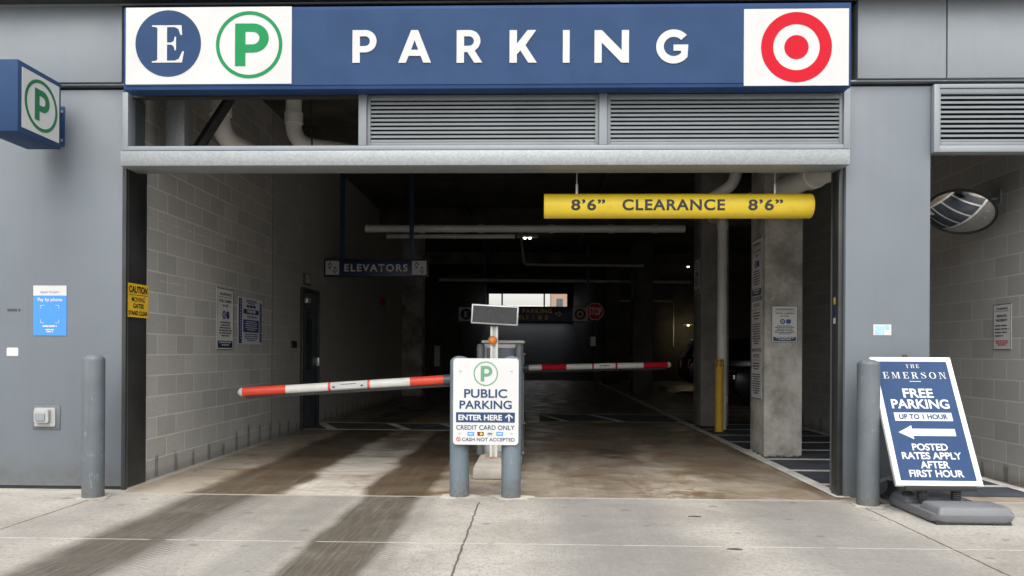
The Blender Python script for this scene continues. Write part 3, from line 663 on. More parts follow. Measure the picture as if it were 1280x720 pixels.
# ================================================================== DOWN INSIDE: overhead pieces seen in the transom
def single(mb, name, m, label, cat, group=None, bev=0): return tag(mb.build(name, M[m], None, bev), label, cat, group)
single(MB().box(-3.55, -3.37, 7.28, 7.46, 3.05, 4.6), 'steel_post', 'galv', 'short galvanised steel post behind the open transom at left', 'post', bev=.006)
single(MB().tube([(-3.47, 7.52, 3.06), (-3.0, 7.75, 4.0)], .055, 6), 'steel_strut', 'cast', 'dark diagonal steel strut behind the open transom at left', 'strut')
def pipe(pts, r, m, label, bend=0, couplings=(), name='pipe'):
    t = thing(name, pts[0], label, 'pipe')
    MB().tube(pts, r, 20, bend=bend).build('tube', M[m], t)
    for c, d in couplings:
        d = Vector(d).normalized(); c = Vector(c)
        MB().tube([c-d*r*.7, c+d*r*.7], r*1.16, 20).build('coupling', M[m], t)
    return t
pipe([(-3.30, 7.95, 4.64), (-3.30, 7.95, 3.50), (-3.12, 8.6, 3.44)], .10, 'pvc', 'white drain pipe with elbow at the left of the open transom', .2, [((-3.30, 7.95, 3.78), (0, 0, 1)), ((-3.30, 7.95, 4.1), (0, 0, 1))])
pipe([(-2.81, 8.85, 4.64), (-2.81, 8.85, 3.66), (-1.2, 9.15, 3.50)], .092, 'pvc', 'white drain pipe with elbow in the middle of the open transom', .22, [((-2.81, 8.85, 3.95), (0, 0, 1))])
single(MB().tube([(-2.62, 8.8, 4.64), (-2.58, 8.8, 3.62)], .009, 8), 'hanger_rod', 'cast', 'thin dark hanger rod beside the middle transom pipe', 'rod')
pipe([(-3.15, 14.2, 3.53), (2.75, 14.2, 3.53)], .07, 'pvc', 'thick grey pipe running across the ceiling behind the elevator sign', 0, [((x, 14.2, 3.53), (1, 0, 0)) for x in (-2.1, -1.0, .3, 1.4, 2.2)])
pipe([(-2.95, 15.2, 3.54), (-.4, 15.2, 3.54)], .045, 'pvc', 'thinner grey pipe just below the thick ceiling pipe', 0, [((-1.6, 15.2, 3.54), (1, 0, 0))])
pipe([(-.4, 20.5, 4.5), (-.28, 20.5, 3.58), (2.9, 20.5, 3.56)], .035, 'pipe', 'thin conduit dropping to run toward the far column', .12)
pipe([(-3.0, 24, 3.5), (5.0, 24.8, 3.52)], .05, 'pipe', 'long dim pipe far back under the ceiling', 0)
pipe([(-.85, 7.05, 2.98), (2.62, 7.05, 2.98)], .045, 'pvc', 'white tube just behind the galvanised beam', 0, [((1.9, 7.05, 2.98), (1, 0, 0))])
pipe([(3.05, 7.4, 3.1), (3.0, 13.0, 3.55)], .12, 'pvc', 'wide white pipe running back under the ceiling at the right', 0, [((3.04, 8.5, 3.19), (0, 5.6, .45))])
PX = FY(12.5).px(902.5, 400)[0]
pipe([(PX, 12.5, .02), (PX, 12.5, 3.55), (3.6, 12.9, 3.75)], .078, 'pvc', 'vertical white downpipe behind the yellow bollard', .16, [((PX, 12.5, 3.3), (0, 0, 1)), ((PX, 12.5, .5), (0, 0, 1))])
pipe([(2.9, 11.2, 4.64), (2.9, 11.2, 3.72), (2.45, 11.6, 3.45)], .085, 'pvc', 'white pipe elbow above the vertical downpipe', .15)
pipe([(2.93, 23.2, 4.6), (2.93, 23.2, 2.9)], .05, 'cast', 'dim vertical pipe on the left side of the far column', 0)
pipe([(2.95, 33.5, 3.5), (6.0, 33.5, 3.5), (6.0, 33.5, 1.5)], .05, 'pipe', 'dim pale conduit turning down the far back wall', .1)
pipe([(-1.5, 8.0, 4.5), (-1.5, 25.5, 4.5)], .035, 'cast', 'dark sprinkler pipe running back along the ceiling left of the lane middle', 0, [((-1.5, y_, 4.5), (0, 1, 0)) for y_ in (10, 13, 17)])
pipe([(1.3, 8.0, 4.5), (1.3, 25.5, 4.5)], .035, 'cast', 'dark sprinkler pipe running back along the ceiling right of the lane middle', 0, [((1.3, y_, 4.5), (0, 1, 0)) for y_ in (10, 13, 17)])
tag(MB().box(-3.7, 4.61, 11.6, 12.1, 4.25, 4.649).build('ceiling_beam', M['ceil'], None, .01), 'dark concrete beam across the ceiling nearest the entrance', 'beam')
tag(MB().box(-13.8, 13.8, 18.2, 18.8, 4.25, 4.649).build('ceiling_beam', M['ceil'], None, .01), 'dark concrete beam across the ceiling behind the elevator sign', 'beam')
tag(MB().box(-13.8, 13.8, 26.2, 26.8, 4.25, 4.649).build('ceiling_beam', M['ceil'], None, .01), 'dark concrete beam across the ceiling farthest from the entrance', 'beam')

# ================================================================== COLUMNS
def column(x0, x1, y0, y1, m, label):
    return tag(MB().box(x0, x1, y0, y1, 0, 4.649).build('concrete_column', M[m], None, .02), label, 'column', 'concrete columns along the right of the lane')
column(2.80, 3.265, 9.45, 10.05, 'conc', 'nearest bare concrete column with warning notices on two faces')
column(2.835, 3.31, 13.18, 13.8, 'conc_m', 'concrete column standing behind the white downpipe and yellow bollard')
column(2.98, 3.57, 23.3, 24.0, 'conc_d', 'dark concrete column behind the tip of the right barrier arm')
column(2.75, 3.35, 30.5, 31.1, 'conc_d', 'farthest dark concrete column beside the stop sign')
tag(MB().box(-3.74, -3.15, 21.42, 22.0, 0, 4.649).build('concrete_column', M['conc'], None, .02), 'concrete column at the far end of the long block wall', 'column')
rb = MB()
for i in range(26):
    a = random.uniform(0, 1); x = 2.78+a*.5 if i % 2 else 2.76; y = 9.41 if i % 2 else 9.45+a*.6
    s = random.uniform(.012, .03); rb.lathe([(0, s*.6), (s*.7, s*.4), (s, 0)], (x, y+random.uniform(-.03, .02), .003), n=6)
tag(rb.build('grout_crumbs', M['patch'], None), 'pale crumbs of grout round the foot of the nearest column', 'debris', kind='stuff')

# ================================================================== WALL SIGNS
def board(name, F, rect, label, m='white', th=.006, cat='sign', group=None, rim=None):
    a0, a1, b0, b1 = rect
    t = thing(name, F.P((a0+a1)/2, b0, 0), label, cat, group)
    MB().fbox(F, a0, a1, b0, b1, .001, th).build('board', M[m], t)
    if rim:
        w_ = min(a1-a0, b1-b0)*.018; MB().fprism(F, [(a0, b0), (a1, b0), (a1, b1), (a0, b1)], th+.0002, th+.002, [[(a0+w_, b0+w_), (a1-w_, b0+w_), (a1-w_, b1-w_), (a0+w_, b1-w_)]]).build('border', M[rim], t)
    return t
def sub(rect, u0, u1, v0, v1):
    a0, a1, b0, b1 = rect; return (a0+(a1-a0)*u0, a0+(a1-a0)*u1, b0+(b1-b0)*v0, b0+(b1-b0)*v1)
def camera_icon(F, rect, t, d):
    a0, a1, b0, b1 = rect; w_, h = a1-a0, b1-b0; mb = MB()
    cx, cy = a0+w_*.3, (b0+b1)/2
    mb.fring(F, cx, cy, h*.26, h*.48, d, d+.001, 24); mb.fdisc(F, cx, cy, h*.12, d, d+.001, 16)
    mb.fprism(F, rrect(a0+w_*.58, a1, b0+h*.08, b1-h*.08, h*.3), d, d+.001)
    return mb.build('camera_symbol', M['blueink'], t)
def warning_sign(F, rect, label, seed, word='WARNING!', lines=6, m='offwhite', wide=False):
    t = board('warning_sign', F, rect, label, m, rim='ink', group='white camera warning notices')
    d = .0085
    lettering(F, word, sub(rect, .13, .87, .885, .935), M['ink'], t, d, .03)
    MB().fquad(F, *sub(rect, .08, .92, .855, .862), d).build('rule', M['ink'], t, -1)
    lettering(F, 'VIDEO CAMERA', sub(rect, .12, .88, .775, .82), M['ink'], t, d, .025)
    lettering(F, 'IN USE', sub(rect, .34, .66, .70, .745), M['ink'], t, d, .025)
    camera_icon(F, sub(rect, .28, .74, .50, .645), t, d)
    wordlines(F, *sub(rect, .1, .9, .20, .46), lines, M['ink'], t, d, .5, seed)
    MB().fbox(F, *sub(rect, .06, .94, .035, .15), d-.001, d).build('footer', M['navy'], t)
    wordlines(F, *sub(rect, .12, .88, .05, .135), 2, M['offwhite'], t, d+.001, .45, seed+3)
    return t
def notice(F, rect, label, seed):
    t = board('notice_board', F, rect, label, 'offwhite', rim='ink', group='long notices on the nearest column'); d = .0085
    lettering(F, 'NOTICE', sub(rect, .2, .8, .86, .93), M['ink'], t, d, .03)
    MB().fquad(F, *sub(rect, .08, .92, .80, .81), d).build('rule', M['ink'], t, -1)
    wordlines(F, *sub(rect, .1, .9, .58, .75), 3, M['ink'], t, d, .5, seed); wordlines(F, *sub(rect, .1, .9, .08, .52), 9, M['ink'], t, d, .5, seed+1)
    return t
FL = FXp(-3.709)
rw = FL.rect(270.3, 361, 291, 437.5); warning_sign(FL, rw, 'tall white camera warning notice on the block wall beside the towing notice', 3)
rt = FL.rect(297, 373, 327.2, 430.5)
t = board('towing_sign', FL, rt, 'white and blue towing notice on the block wall near the service door', 'white'); d = .0085
MB().fbox(FL, *sub(rt, .02, .14, .02, .97), d-.001, d).build('side_band', M['blueink'], t)
MB().fbox(FL, *sub(rt, .88, .97, .05, .93), d-.001, d).build('side_band', M['blueink'], t)
wordlines(FL, *sub(rt, .065, .095, .08, .92), 14, M['offwhite'], t, d+.001, .4, 9)
wordlines(FL, *sub(rt, .91, .94, .08, .92), 14, M['offwhite'], t, d+.001, .4, 19)
wordlines(FL, *sub(rt, .28, .78, .86, .96), 3, M['blueink'], t, d, .6, 11); wordlines(FL, *sub(rt, .2, .84, .78, .85), 1, M['blueink'], t, d, .8, 12)
MB().fbox(FL, *sub(rt, .2, .84, .655, .755), d-.001, d).build('band', M['blueink'], t); wordlines(FL, *sub(rt, .24, .8, .67, .74), 1, M['white'], t, d+.001, .8, 13)
lettering(FL, 'TOWING', sub(rt, .34, .76, .565, .625), M['blueink'], t, d, .03)
MB().fbox(FL, *sub(rt, .2, .84, .26, .53), d-.001, d).build('text_panel', M['blueink'], t); wordlines(FL, *sub(rt, .24, .8, .28, .50), 5, M['white'], t, d+.001, .45, 14)
wordlines(FL, *sub(rt, .24, .8, .05, .23), 4, M['blueink'], t, d, .5, 15)
# column notices
FC = FY(9.449); warning_sign(FC, FC.rect(964.5, 382.5, 996.8, 428), 'white camera warning notice on the street face of the nearest column', 21, m='white')
FCX = FXm(2.799)
def xr(F, x0, y0, x1, y1):
    r = F.rect(x0, y0, x1, y1); return (min(r[0], r[1]), max(r[0], r[1]), r[2], r[3])
r1 = (-9.97, -9.53); ymid = lambda y: FCX.px(945, y)[1]
warning_sign(FCX, (*r1, ymid(372.5), ymid(300)), 'tall camera warning notice uppermost on the side of the nearest column', 31)
notice(FCX, (*r1, ymid(436.5), ymid(375.5)), 'long white notice in the middle on the side of the nearest column', 41)
notice(FCX, (*r1, ymid(498), ymid(438.5)), 'long white notice lowest on the side of the nearest column', 51)
F2X = FXm(2.834); warning_sign(F2X, (-13.72, -13.26, F2X.px(871, 368)[1], F2X.px(871, 325)[1]), 'dim camera warning notice on the side of the second column', 61)
# private property
FRW = FXm(4.619); rp = xr(FRW, 1242.5, 380, 1264.5, 437)
t = board('property_sign', FRW, rp, 'tall white private property notice on the block wall below the convex mirror', 'white', rim='ink'); d = .0085
lettering(FRW, 'WARNING', sub(rp, .18, .82, .875, .925), M['blueink'], t, d, .03); MB().fquad(FRW, *sub(rp, .1, .9, .84, .848), d).build('rule', M['ink'], t, -1)
lettering(FRW, 'PRIVATE', sub(rp, .22, .78, .71, .765), M['ink'], t, d, .04); lettering(FRW, 'PROPERTY', sub(rp, .18, .82, .615, .67), M['ink'], t, d, .04)
wordlines(FRW, *sub(rp, .1, .9, .24, .54), 4, M['ink'], t, d, .35, 5, 'l'); wordlines(FRW, *sub(rp, .12, .88, .07, .2), 3, M['red'], t, d, .55, 6)

# caution sign on the charcoal return
FJ = FXp(-3.682); rc = (6.80, 7.185, FJ.px(172, 397)[1], FJ.px(172, 355.5)[1])
t = board('caution_sign', FJ.off(.013), rc, 'yellow CAUTION MOVING GATES sign on the charcoal gate jamb', 'caution'); d = .0085; Fq = FJ.off(.013)
lettering(Fq, 'CAUTION', sub(rc, .08, .93, .72, .93), M['black'], t, d, .035)
MB().fquad(Fq, *sub(rc, .08, .92, .66, .675), d).build('rule', M['black'], t, -1)
lettering(Fq, 'MOVING', sub(rc, .2, .82, .46, .60), M['black'], t, d, .008); lettering(Fq, 'GATES', sub(rc, .26, .76, .27, .41), M['black'], t, d, .03)
lettering(Fq, 'STAND CLEAR', sub(rc, .06, .94, .06, .19), M['black'], t, d, .03)

# ================================================================== LEFT FACADE BITS
FF = FY(FY0-.001)
rq = FF.rect(42, 357, 83.5, 419.5); t = board('payment_poster', FF, rq, 'blue and white pay by phone poster on the left facade panel', 'paleblue', .004); d = .0055
MB().fbox(FF, *sub(rq, 0, 1, .80, 1), .0042, .0052).build('header', M['white'], t)
lettering(FF, 'READY TO EXIT?', sub(rq, .22, .78, .845, .885), M['blueink'], t, d, .01)
lettering(FF, 'Pay by phone', sub(rq, .13, .87, .665, .755), M['white'], t, d, .03)
rk = sub(rq, .22, .78, .25, .61); br_ = MB()
for sx in (0, 1):
    for sy in (0, 1):
        p = lambda u, v: (rk[0]+(rk[1]-rk[0])*(u if not sx else 1-u), rk[2]+(rk[3]-rk[2])*(v if not sy else 1-v))
        for (u0, u1, v0, v1) in ((0, .2, 0, .025), (0, .025, .025, .2)):
            (xa, ya), (xb, yb2) = p(u0, v0), p(u1, v1); br_.fquad(FF, min(xa, xb), max(xa, xb), min(ya, yb2), max(ya, yb2), d)
br_.build('corner_bracket', M['white'], t, -1)
wordlines(FF, *sub(rq, .14, .86, .165, .205), 1, M['white'], t, d, .8, 2); wordlines(FF, *sub(rq, .34, .66, .05, .13), 2, M['white'], t, d, .6, 3)
MB().fprism(FF, rrect(*FF.rect(8.5, 434.5, 23, 445), .01), .0005, .002).build('paper_sticker', M['white'], None)
tag(bpy.data.objects['paper_sticker'], 'small blank white sticker low on the left facade panel', 'sticker')
rs = FF.rect(4, 386, 31, 390.5); tag(wordlines(FF, *rs, 1, M['ink'], None, .001, .7, 77, name='scuff_mark'), 'faint grey scuff mark left of the blue poster', 'mark')
bx = thing('wall_box', FF.P(*FF.px(58, 534), 0), 'white electrical outlet box with grey frame low on the left facade', 'electrical box')
r = FF.rect(41.5, 506.5, 75.5, 536.5); MB().fbox(FF, *r, .001, .008).build('frame', M['bollard'], bx, .003)
r = FF.rect(44.5, 509.5, 70.5, 533); MB().fprism(FF, rrect(*r, .015), .0085, .02).build('plate', M['outlet'], bx, .003)
r = FF.rect(47, 511, 65, 528); MB().fprism(FF, rrect(*r, .02), .0205, .055).build('cover', M['outlet'], bx, .006)
r = FF.rect(49, 515.5, 61, 525.5); MB().fprism(FF, rrect(*r, .012), .0555, .065).build('catch', M['trim'], bx, .003)
FPl = FY(FY0-.001); r = FPl.rect(1091.5, 405.5, 1114, 419)
t = board('peeling_sticker', FPl, r, 'torn pale blue and white sticker on the grey pillar', 'white', .002, 'sticker')
st = MB(); st.fquad(FPl, *sub(r, .12, .45, .35, .85), .0025); st.fquad(FPl, *sub(r, .5, .6, .2, .8), .0025); st.fquad(FPl, *sub(r, .66, .9, .5, .9), .0025); st.fquad(FPl, *sub(r, .1, .6, .08, .28), .0026)
st.build('faded_print', M['sky_sticker'], t, -1)
FJR = FXm(2.654); z_ = lambda y: FJR.px(1048, y)[1]
t = thing('sticker_stack', (2.654, 6.87, z_(404)), 'small stack of coloured stickers on the right gate jamb', 'sticker')
for (a, b, m) in ((380, 371, 'yelpaint'), (396, 381, 'navy'), (404, 397, 'cab')):
    MB().fbox(FJR, -6.90, -6.855, z_(a), z_(b), .001, .002).build('sticker', M[m], t)
# ================================================================== BOLLARDS
def bollard(name, x, y, h, r, m, label, group=None, dome=.06):
    t = thing(name, (x, y, 0), label, 'bollard', group)
    n = 6; prof = [(r, 0), (r, h-dome)] + [(r*math.cos(math.radians(90*k/n)), h-dome+dome*math.sin(math.radians(90*k/n))) for k in range(1, n+1)]
    MB().lathe([(p[0] if p[0] > 1e-4 else 0, p[1]) for p in prof], (x, y, 0)).build('post', M[m], t)
    mp = MB(); pts = [(x+(r*1.35+.10*random.random())*math.cos(2*math.pi*k/18), y+(r*1.2+.08*random.random())*math.sin(2*math.pi*k/18)) for k in range(18)]
    return t, mp, pts
def grout(mp, pts, t): mp.fprism(FLOOR, pts, .001, .007).build('grout_collar', M['patch'], t)
bz = lambda y, px, py: FY(y).px(px, py)[1]
b, mp, pts = bollard('bollard', FY(6.41).px(116.5, 600)[0], 6.41, bz(6.41, 116.5, 442.5), .088, 'bollard', 'grey domed bollard in front of the left facade panel', 'grey steel bollards at the entrance', .05); grout(mp, pts, b)
b, mp, pts = bollard('bollard', FY(6.42).px(1085, 600)[0], 6.42, bz(6.42, 1085, 449), .088, 'bollard', 'grey domed bollard beside the leaning free parking sign', 'grey steel bollards at the entrance', .045); grout(mp, pts, b)
b, mp, pts = bollard('bollard', FY(6.62).px(574.2, 600)[0], 6.62, bz(6.6, 574, 445), .084, 'postblue', 'blue grey bollard under the left half of the public parking board', 'blue grey bollards behind the board', .05); grout(mp, pts, b)
b, mp, pts = bollard('bollard', FY(6.60).px(638.8, 600)[0], 6.60, bz(6.6, 638, 445), .084, 'postblue', 'blue grey bollard under the right half of the public parking board', 'blue grey bollards behind the board', .05); grout(mp, pts, b)
def yellow_bollard(x, y, h, label):
    t, mp, pts = bollard('yellow_bollard', x, y, h, .066, 'bolyel', label, 'yellow bollards along the lane line', .01); mp.bm.free()
    st = MB()
    for k in range(3):
        g0 = math.radians(205+50*k)
        st.hexa([(x+.068*math.cos(g0+q*.3+s), y+.068*math.sin(g0+q*.3+s), h-.13+.09*q+0*s) if False else (x+rr*math.cos(g0+q*.35+s), y+rr*math.sin(g0+q*.35+s), h-.12+.1*q) for rr in (.0655, .0685) for (q, s) in ((0, 0), (0, .35), (1, .35), (1, 0))])
    st.build('stripe', M['black'], t)
    MB().box(x-.1, x+.1, y-.1, y+.1, .001, .014).build('base_plate', M['cast'], t)
    return t
yellow_bollard(FY(12.22).px(899, 500)[0], 12.22, 1.16, 'yellow bollard in front of the white downpipe')
yellow_bollard(3.35, 26.6, 1.16, 'dim yellow bollard beside the dark far column')

# ================================================================== PUBLIC PARKING BOARD
FPB = FY(6.505); r = FPB.rect(566.5, 448, 648.2, 556)
t = thing('public_parking_sign', FPB.P((r[0]+r[1])/2, r[2], 0), 'white PUBLIC PARKING ENTER HERE board mounted on two bollards', 'sign')
MB().fprism(FPB, rrect(*r, .03), -.006, .001).build('board', M['white'], t)
d = .003; k = 6.5/960
cx, cy = FPB.px(607.2, 467); MB().fring(FPB, cx, cy, 13.9*k, 15.3*k, d-.001, d).build('ring', M['green_p'], t)
big_letter(FPB, 'P', FPB.rect(601, 457.3, 615.4, 476.8), M['green_p'], t, d-.001, .001)
lettering(FPB, 'PUBLIC', FPB.rect(580.2, 486.3, 634, 497.3), M['blue'], t, d, .02); lettering(FPB, 'PARKING', FPB.rect(574.4, 500.6, 639.7, 511.3), M['blue'], t, d, .02)
MB().fbox(FPB, *FPB.rect(570, 515.4, 643.6, 528), d-.001, d).build('band', M['blue'], t)
lettering(FPB, 'ENTER HERE', FPB.rect(573, 518.4, 627.5, 525.4), M['white'], t, d+.001, .03)
def arrow(F, rect, m, t, d, hw=.5, sw=.16, hh=.5, name='arrow', outline=False):
    a0, a1, b0, b1 = rect; c = (a0+a1)/2; w_ = (a1-a0); bh = b1-(b1-b0)*hh
    return MB().fprism(F, [(c-w_*sw, b0), (c+w_*sw, b0), (c+w_*sw, bh), (a1, bh), (c, b1), (a0, bh), (c-w_*sw, bh)], d, d+.001).build(name, M[m], t)
ra_ = FPB.rect(631.3, 517.5, 641.2, 526.8); mb = MB(); c = (ra_[0]+ra_[1])/2; w_ = ra_[1]-ra_[0]; h = ra_[3]-ra_[2]; s = w_*.09
mb.fprism(FPB, [(c-s, ra_[2]), (c+s, ra_[2]), (c+s, ra_[3]-2.4*s), (ra_[1]-s, ra_[3]-h*.5-s), (ra_[1], ra_[3]-h*.5+s), (c, ra_[3]), (ra_[0], ra_[3]-h*.5+s), (ra_[0]+s, ra_[3]-h*.5-s), (c-s, ra_[3]-2.4*s)], d, d+.001); mb.build('arrow', M['white'], t)
lettering(FPB, 'CREDIT CARD ONLY', FPB.rect(570.3, 531.5, 643.3, 537.3), M['blue'], t, d, .012)
for (x0, x1, m) in ((584.4, 592.5, 'paleblue'), (596.8, 604.6, 'black'), (608.5, 616.4, 'cab'), (620.4, 629, 'paleblue')):
    rr = FPB.rect(x0, 539.9, x1, 544.6); o = MB().fbox(FPB, *rr, d-.001, d).build('card_logo', M[m], t)
    cxx, cyy = (rr[0]+rr[1])/2, (rr[2]+rr[3])/2; q = rr[3]-rr[2]
    if m == 'black':
        MB().fdisc(FPB, cxx-q*.22, cyy, q*.36, d+.0002, d+.001, 20).build('logo_disc', M['red'], t); MB().fdisc(FPB, cxx+q*.22, cyy, q*.36, d+.0012, d+.0018, 20).build('logo_disc', M['tag'], t)
    else: MB().fquad(FPB, rr[0]+q*.3, rr[1]-q*.3, cyy-q*.15, cyy+q*.18, d+.0006).build('logo_bar', M['ink' if m == 'cab' else 'white'], t, -1)
cx, cy = FPB.px(573, 548.8); MB().fring(FPB, cx, cy, 2.0*k, 2.75*k, d-.001, d, 24).build('prohibition_ring', M['red'], t)
MB().fprism(FPB, [(cx-1.8*k, cy+1.3*k), (cx-1.3*k, cy+1.8*k), (cx+1.8*k, cy-1.3*k), (cx+1.3*k, cy-1.8*k)], d+.0004, d+.001).build('prohibition_bar', M['red'], t)
lettering(FPB, 'CASH NOT ACCEPTED', FPB.rect(577.5, 547.2, 643.4, 551.6), M['blue'], t, d, .012)
for (x, y) in ((575.3, 462.7), (639.3, 463), (574.7, 541), (639.2, 541.3)):
    a, b = FPB.px(x, y); MB().fdisc(FPB, a, b, .009, d-.001, d+.004, 12).build('screw', M['alu'], t)

# ================================================================== ISLAND, GATE CABINETS, ARMS, DISPLAY
tag(MB().box(-.60, -.135, 7.5, 13.4, 0, .115).build('kerb_island', M['curb'], None, .025), 'raised concrete island between the entry and exit lanes', 'kerb')
iz = .116
def gate(label, y, axm, armz0, armz1, x_in, x_out, thick, bands, cabx, ctop):
    t = thing('barrier_gate', ((cabx[0]+cabx[1])/2, y+.4, iz), label, 'barrier')
    x0, x1 = cabx
    MB().box(x0, x1, y+.25, y+.68, iz, ctop).build('cabinet', M['cab'], t, .02)
    MB().box(x0+.04, x1-.06, y+.235, y+.249, .78, ctop-.05).build('door_panel', M['cabdark'], t, .006)
    MB().box(x0-.02, x1+.02, y+.22, y+.7, ctop+.001, ctop+.035).build('lid', M['cab'], t, .01)
    MB().box(x0-.02, x1+.02, y+.23, y+.7, iz-.0, iz+.03).build('base_plate', M['galv'], t)
    A = Vector((x_in, y, armz0)); B = Vector((x_out, y, armz1)); ax = (B-A); L = ax.length; ax.normalize(); up = Vector((0, -1, 0)).cross(ax)
    if up.z < 0: up = -up
    hw = thick/2
    def prof(q, s0, s1, m, name, parent, grow=0):
        mb = MB(); n = 12; rings = []
        for s_ in (s0, s1):
            ring = []
            for kk in range(n):
                g = math.pi*2*kk/n; ring.append(mb.bm.verts.new(A+ax*s_+Vector((0, -1, 0))*(math.cos(g)*(.042+grow))+up*(math.sin(g)*(hw+grow))))
            rings.append(ring)
        for kk in range(n): mb.bm.faces.new([rings[0][kk], rings[0][(kk+1) % n], rings[1][(kk+1) % n], rings[1][kk]])
        mb.bm.faces.new(rings[0]); mb.bm.faces.new(rings[1][::-1]); return mb.build(name, M[m], parent)
    arm = prof(0, 0, L, 'armwhite', 'arm', t)
    for (u0, u1, m) in bands:
        o = prof(0, L*u0, L*u1, m, 'stripe', t, .0025); o.parent = arm
    # dark rubber edge below
    mb = MB(); dn = -up; mb.hexa([A+dn*(hw*.96+e)+Vector((0, q, 0))+ax*s_ for e in (0, .028) for (s_, q) in ((0, -.028), (L-.05, -.028), (L-.05, .028), (0, .028))])
    o = mb.build('rubber_edge', M['rubber'], t); o.parent = arm
    mb = MB(); mb.lathe([(0, .05), (.02, .045), (.036, .028), (.043, 0)], B, ax, 16)
    for v in mb.bm.verts:
        q = (v.co-B).dot(up); v.co += up*q*(hw/.043-1)
    o = mb.build('tip_cap', M['armwhite'], t); o.parent = arm
    MB().tube([A-ax*.12+Vector((0, -.02, 0)), A+ax*.16+Vector((0, -.02, 0))], hw*1.12, 14).build('arm_clamp', M['cabdark'], t)
    MB().tube([A+Vector((0, .03, 0)), A+Vector((0, .25, 0))], .04, 14).build('pivot', M['alu'], t)
    return t, arm, A, ax, up, hw, L
YL = 8.3; FA = FY(YL-.042)
pi_, po = FY(YL).px(574, 473.6), FY(YL).px(303, 490.2)
Lw = pi_[0]-po[0]
U = lambda x: (pi_[0]-FY(YL).px(x, 480)[0])/Lw
g = gate('red and white barrier arm lowered across the left entry lane', YL, 1, pi_[1], po[1], pi_[0], po[0], .098,
         [(U(565), U(513), 'armred'), (U(358), U(304), 'armred'), (U(463), U(460), 'armred'), (U(414), U(411), 'armred')], (-.57, -.13), 1.345)
t, arm, A, ax, up, hw, L = g
Fa = Frame(A+Vector((0, -.0455, 0)), -ax, up)
st = MB().fbox(Fa, -L*U(414.5), -L*U(459.5), -hw*.55, hw*.6, .0, .003).build('arm_label', M['white'], t)
wordlines(Fa, -L*U(422), -L*U(452), hw*.25, hw*.5, 1, M['ink'], t, .0035, .7, 4); wordlines(Fa, -L*U(416), -L*U(421), -hw*.4, hw*.1, 1, M['ink'], t, .0035, .8, 6); wordlines(Fa, -L*U(451), -L*U(456), -hw*.4, hw*.1, 1, M['ink'], t, .0035, .8, 7)
YR = 11.9
pi_, po = FY(YR).px(648, 459.8), FY(YR).px(835, 456)
Lw2 = po[0]-pi_[0]; V = lambda x: (FY(YR).px(x, 458)[0]-pi_[0])/Lw2
g = gate('red and white barrier arm lowered across the right lane farther inside', YR, 1, pi_[1], po[1], pi_[0], po[0], .092,
         [(V(677), V(708), 'red'), (V(804), V(834.5), 'red'), (V(740), V(742), 'red'), (V(769), V(771.5), 'red')], (-.55, -.16), 1.2)
t, arm, A, ax, up, hw, L = g
Fa = Frame(A+Vector((0, -.0455, 0)), ax, up); MB().fbox(Fa, L*V(742.2), L*V(768.8), -hw*.5, hw*.6, .0, .003).build('arm_label', M['offwhite'], t)
wordlines(Fa, L*V(745), L*V(766), -hw*.25, hw*.3, 1, M['ink'], t, .0035, .6, 8)
# display on post
YD = 8.2
t = thing('display_post', (-.46, YD, iz), 'dark message display on a white channel post with an amber lamp', 'display')
FD = FY(YD)
xa, xb = FD.px(612.5, 500)[0], FD.px(622, 500)[0]; zt_ = FD.px(616, 408)[1]
ch = MB(); ch.box(xa, xa+.026, YD, YD+.05, iz, zt_); ch.box(xb-.026, xb, YD, YD+.05, iz, zt_); ch.box(xa+.026, xb-.026, YD+.03, YD+.05, iz, zt_)
ch.build('post', M['offwhite'], t, .002)
MB().box(xa-.05, xb+.05, YD-.05, YD+.1, iz-.0, iz+.012).build('foot_plate', M['tan'], t, .003)
c0 = FY(YD-.07); ca, cb = c0.px(618.5, 393.5); rot = math.radians(-3)
FDs = Frame(c0.P(ca, cb), (math.cos(rot), 0, math.sin(rot)), (-math.sin(rot), 0, math.cos(rot)))
hw_, hh_ = 29.5*8.13/960, 12.3*8.13/960
MB().fbox(FDs, -hw_, hw_, -hh_, hh_, -.06, 0).build('display_case', M['alu'], t, .006)
MB().fbox(FDs, -hw_+.016, hw_-.016, -hh_+.016, hh_-.016, .0005, .004).build('screen', M['screen'], t)
ca, cb = FD.px(616, 425.5); MB().lathe([(.0, .05), (.02, .047), (.036, .035), (.044, .012), (.044, 0)], (ca, YD-.005, cb), (0, -1, 0), 20).build('lamp', M['amber'], t)
MB().lathe([(.05, .01), (.05, 0), (.03, 0)], (ca, YD-.001, cb), (0, -1, 0), 20).build('lamp_base', M['offwhite'], t)
tag(MB().lathe([(.042, iz), (.042, 1.31), (.036, 1.335), (.0, 1.34)], (FY(8.5).px(600.5, 500)[0], 8.5, 0), n=20).build('guard_post', M['bollard'], None), 'thin grey guard post just left of the gate cabinet', 'post')
tag(MB().lathe([(.042, iz), (.042, 1.31), (.036, 1.335), (.0, 1.34)], (FY(8.45).px(649.5, 500)[0]-.01, 8.45, 0), n=20).build('guard_post', M['bollard'], None), 'thin grey guard post just right of the gate cabinet', 'post')

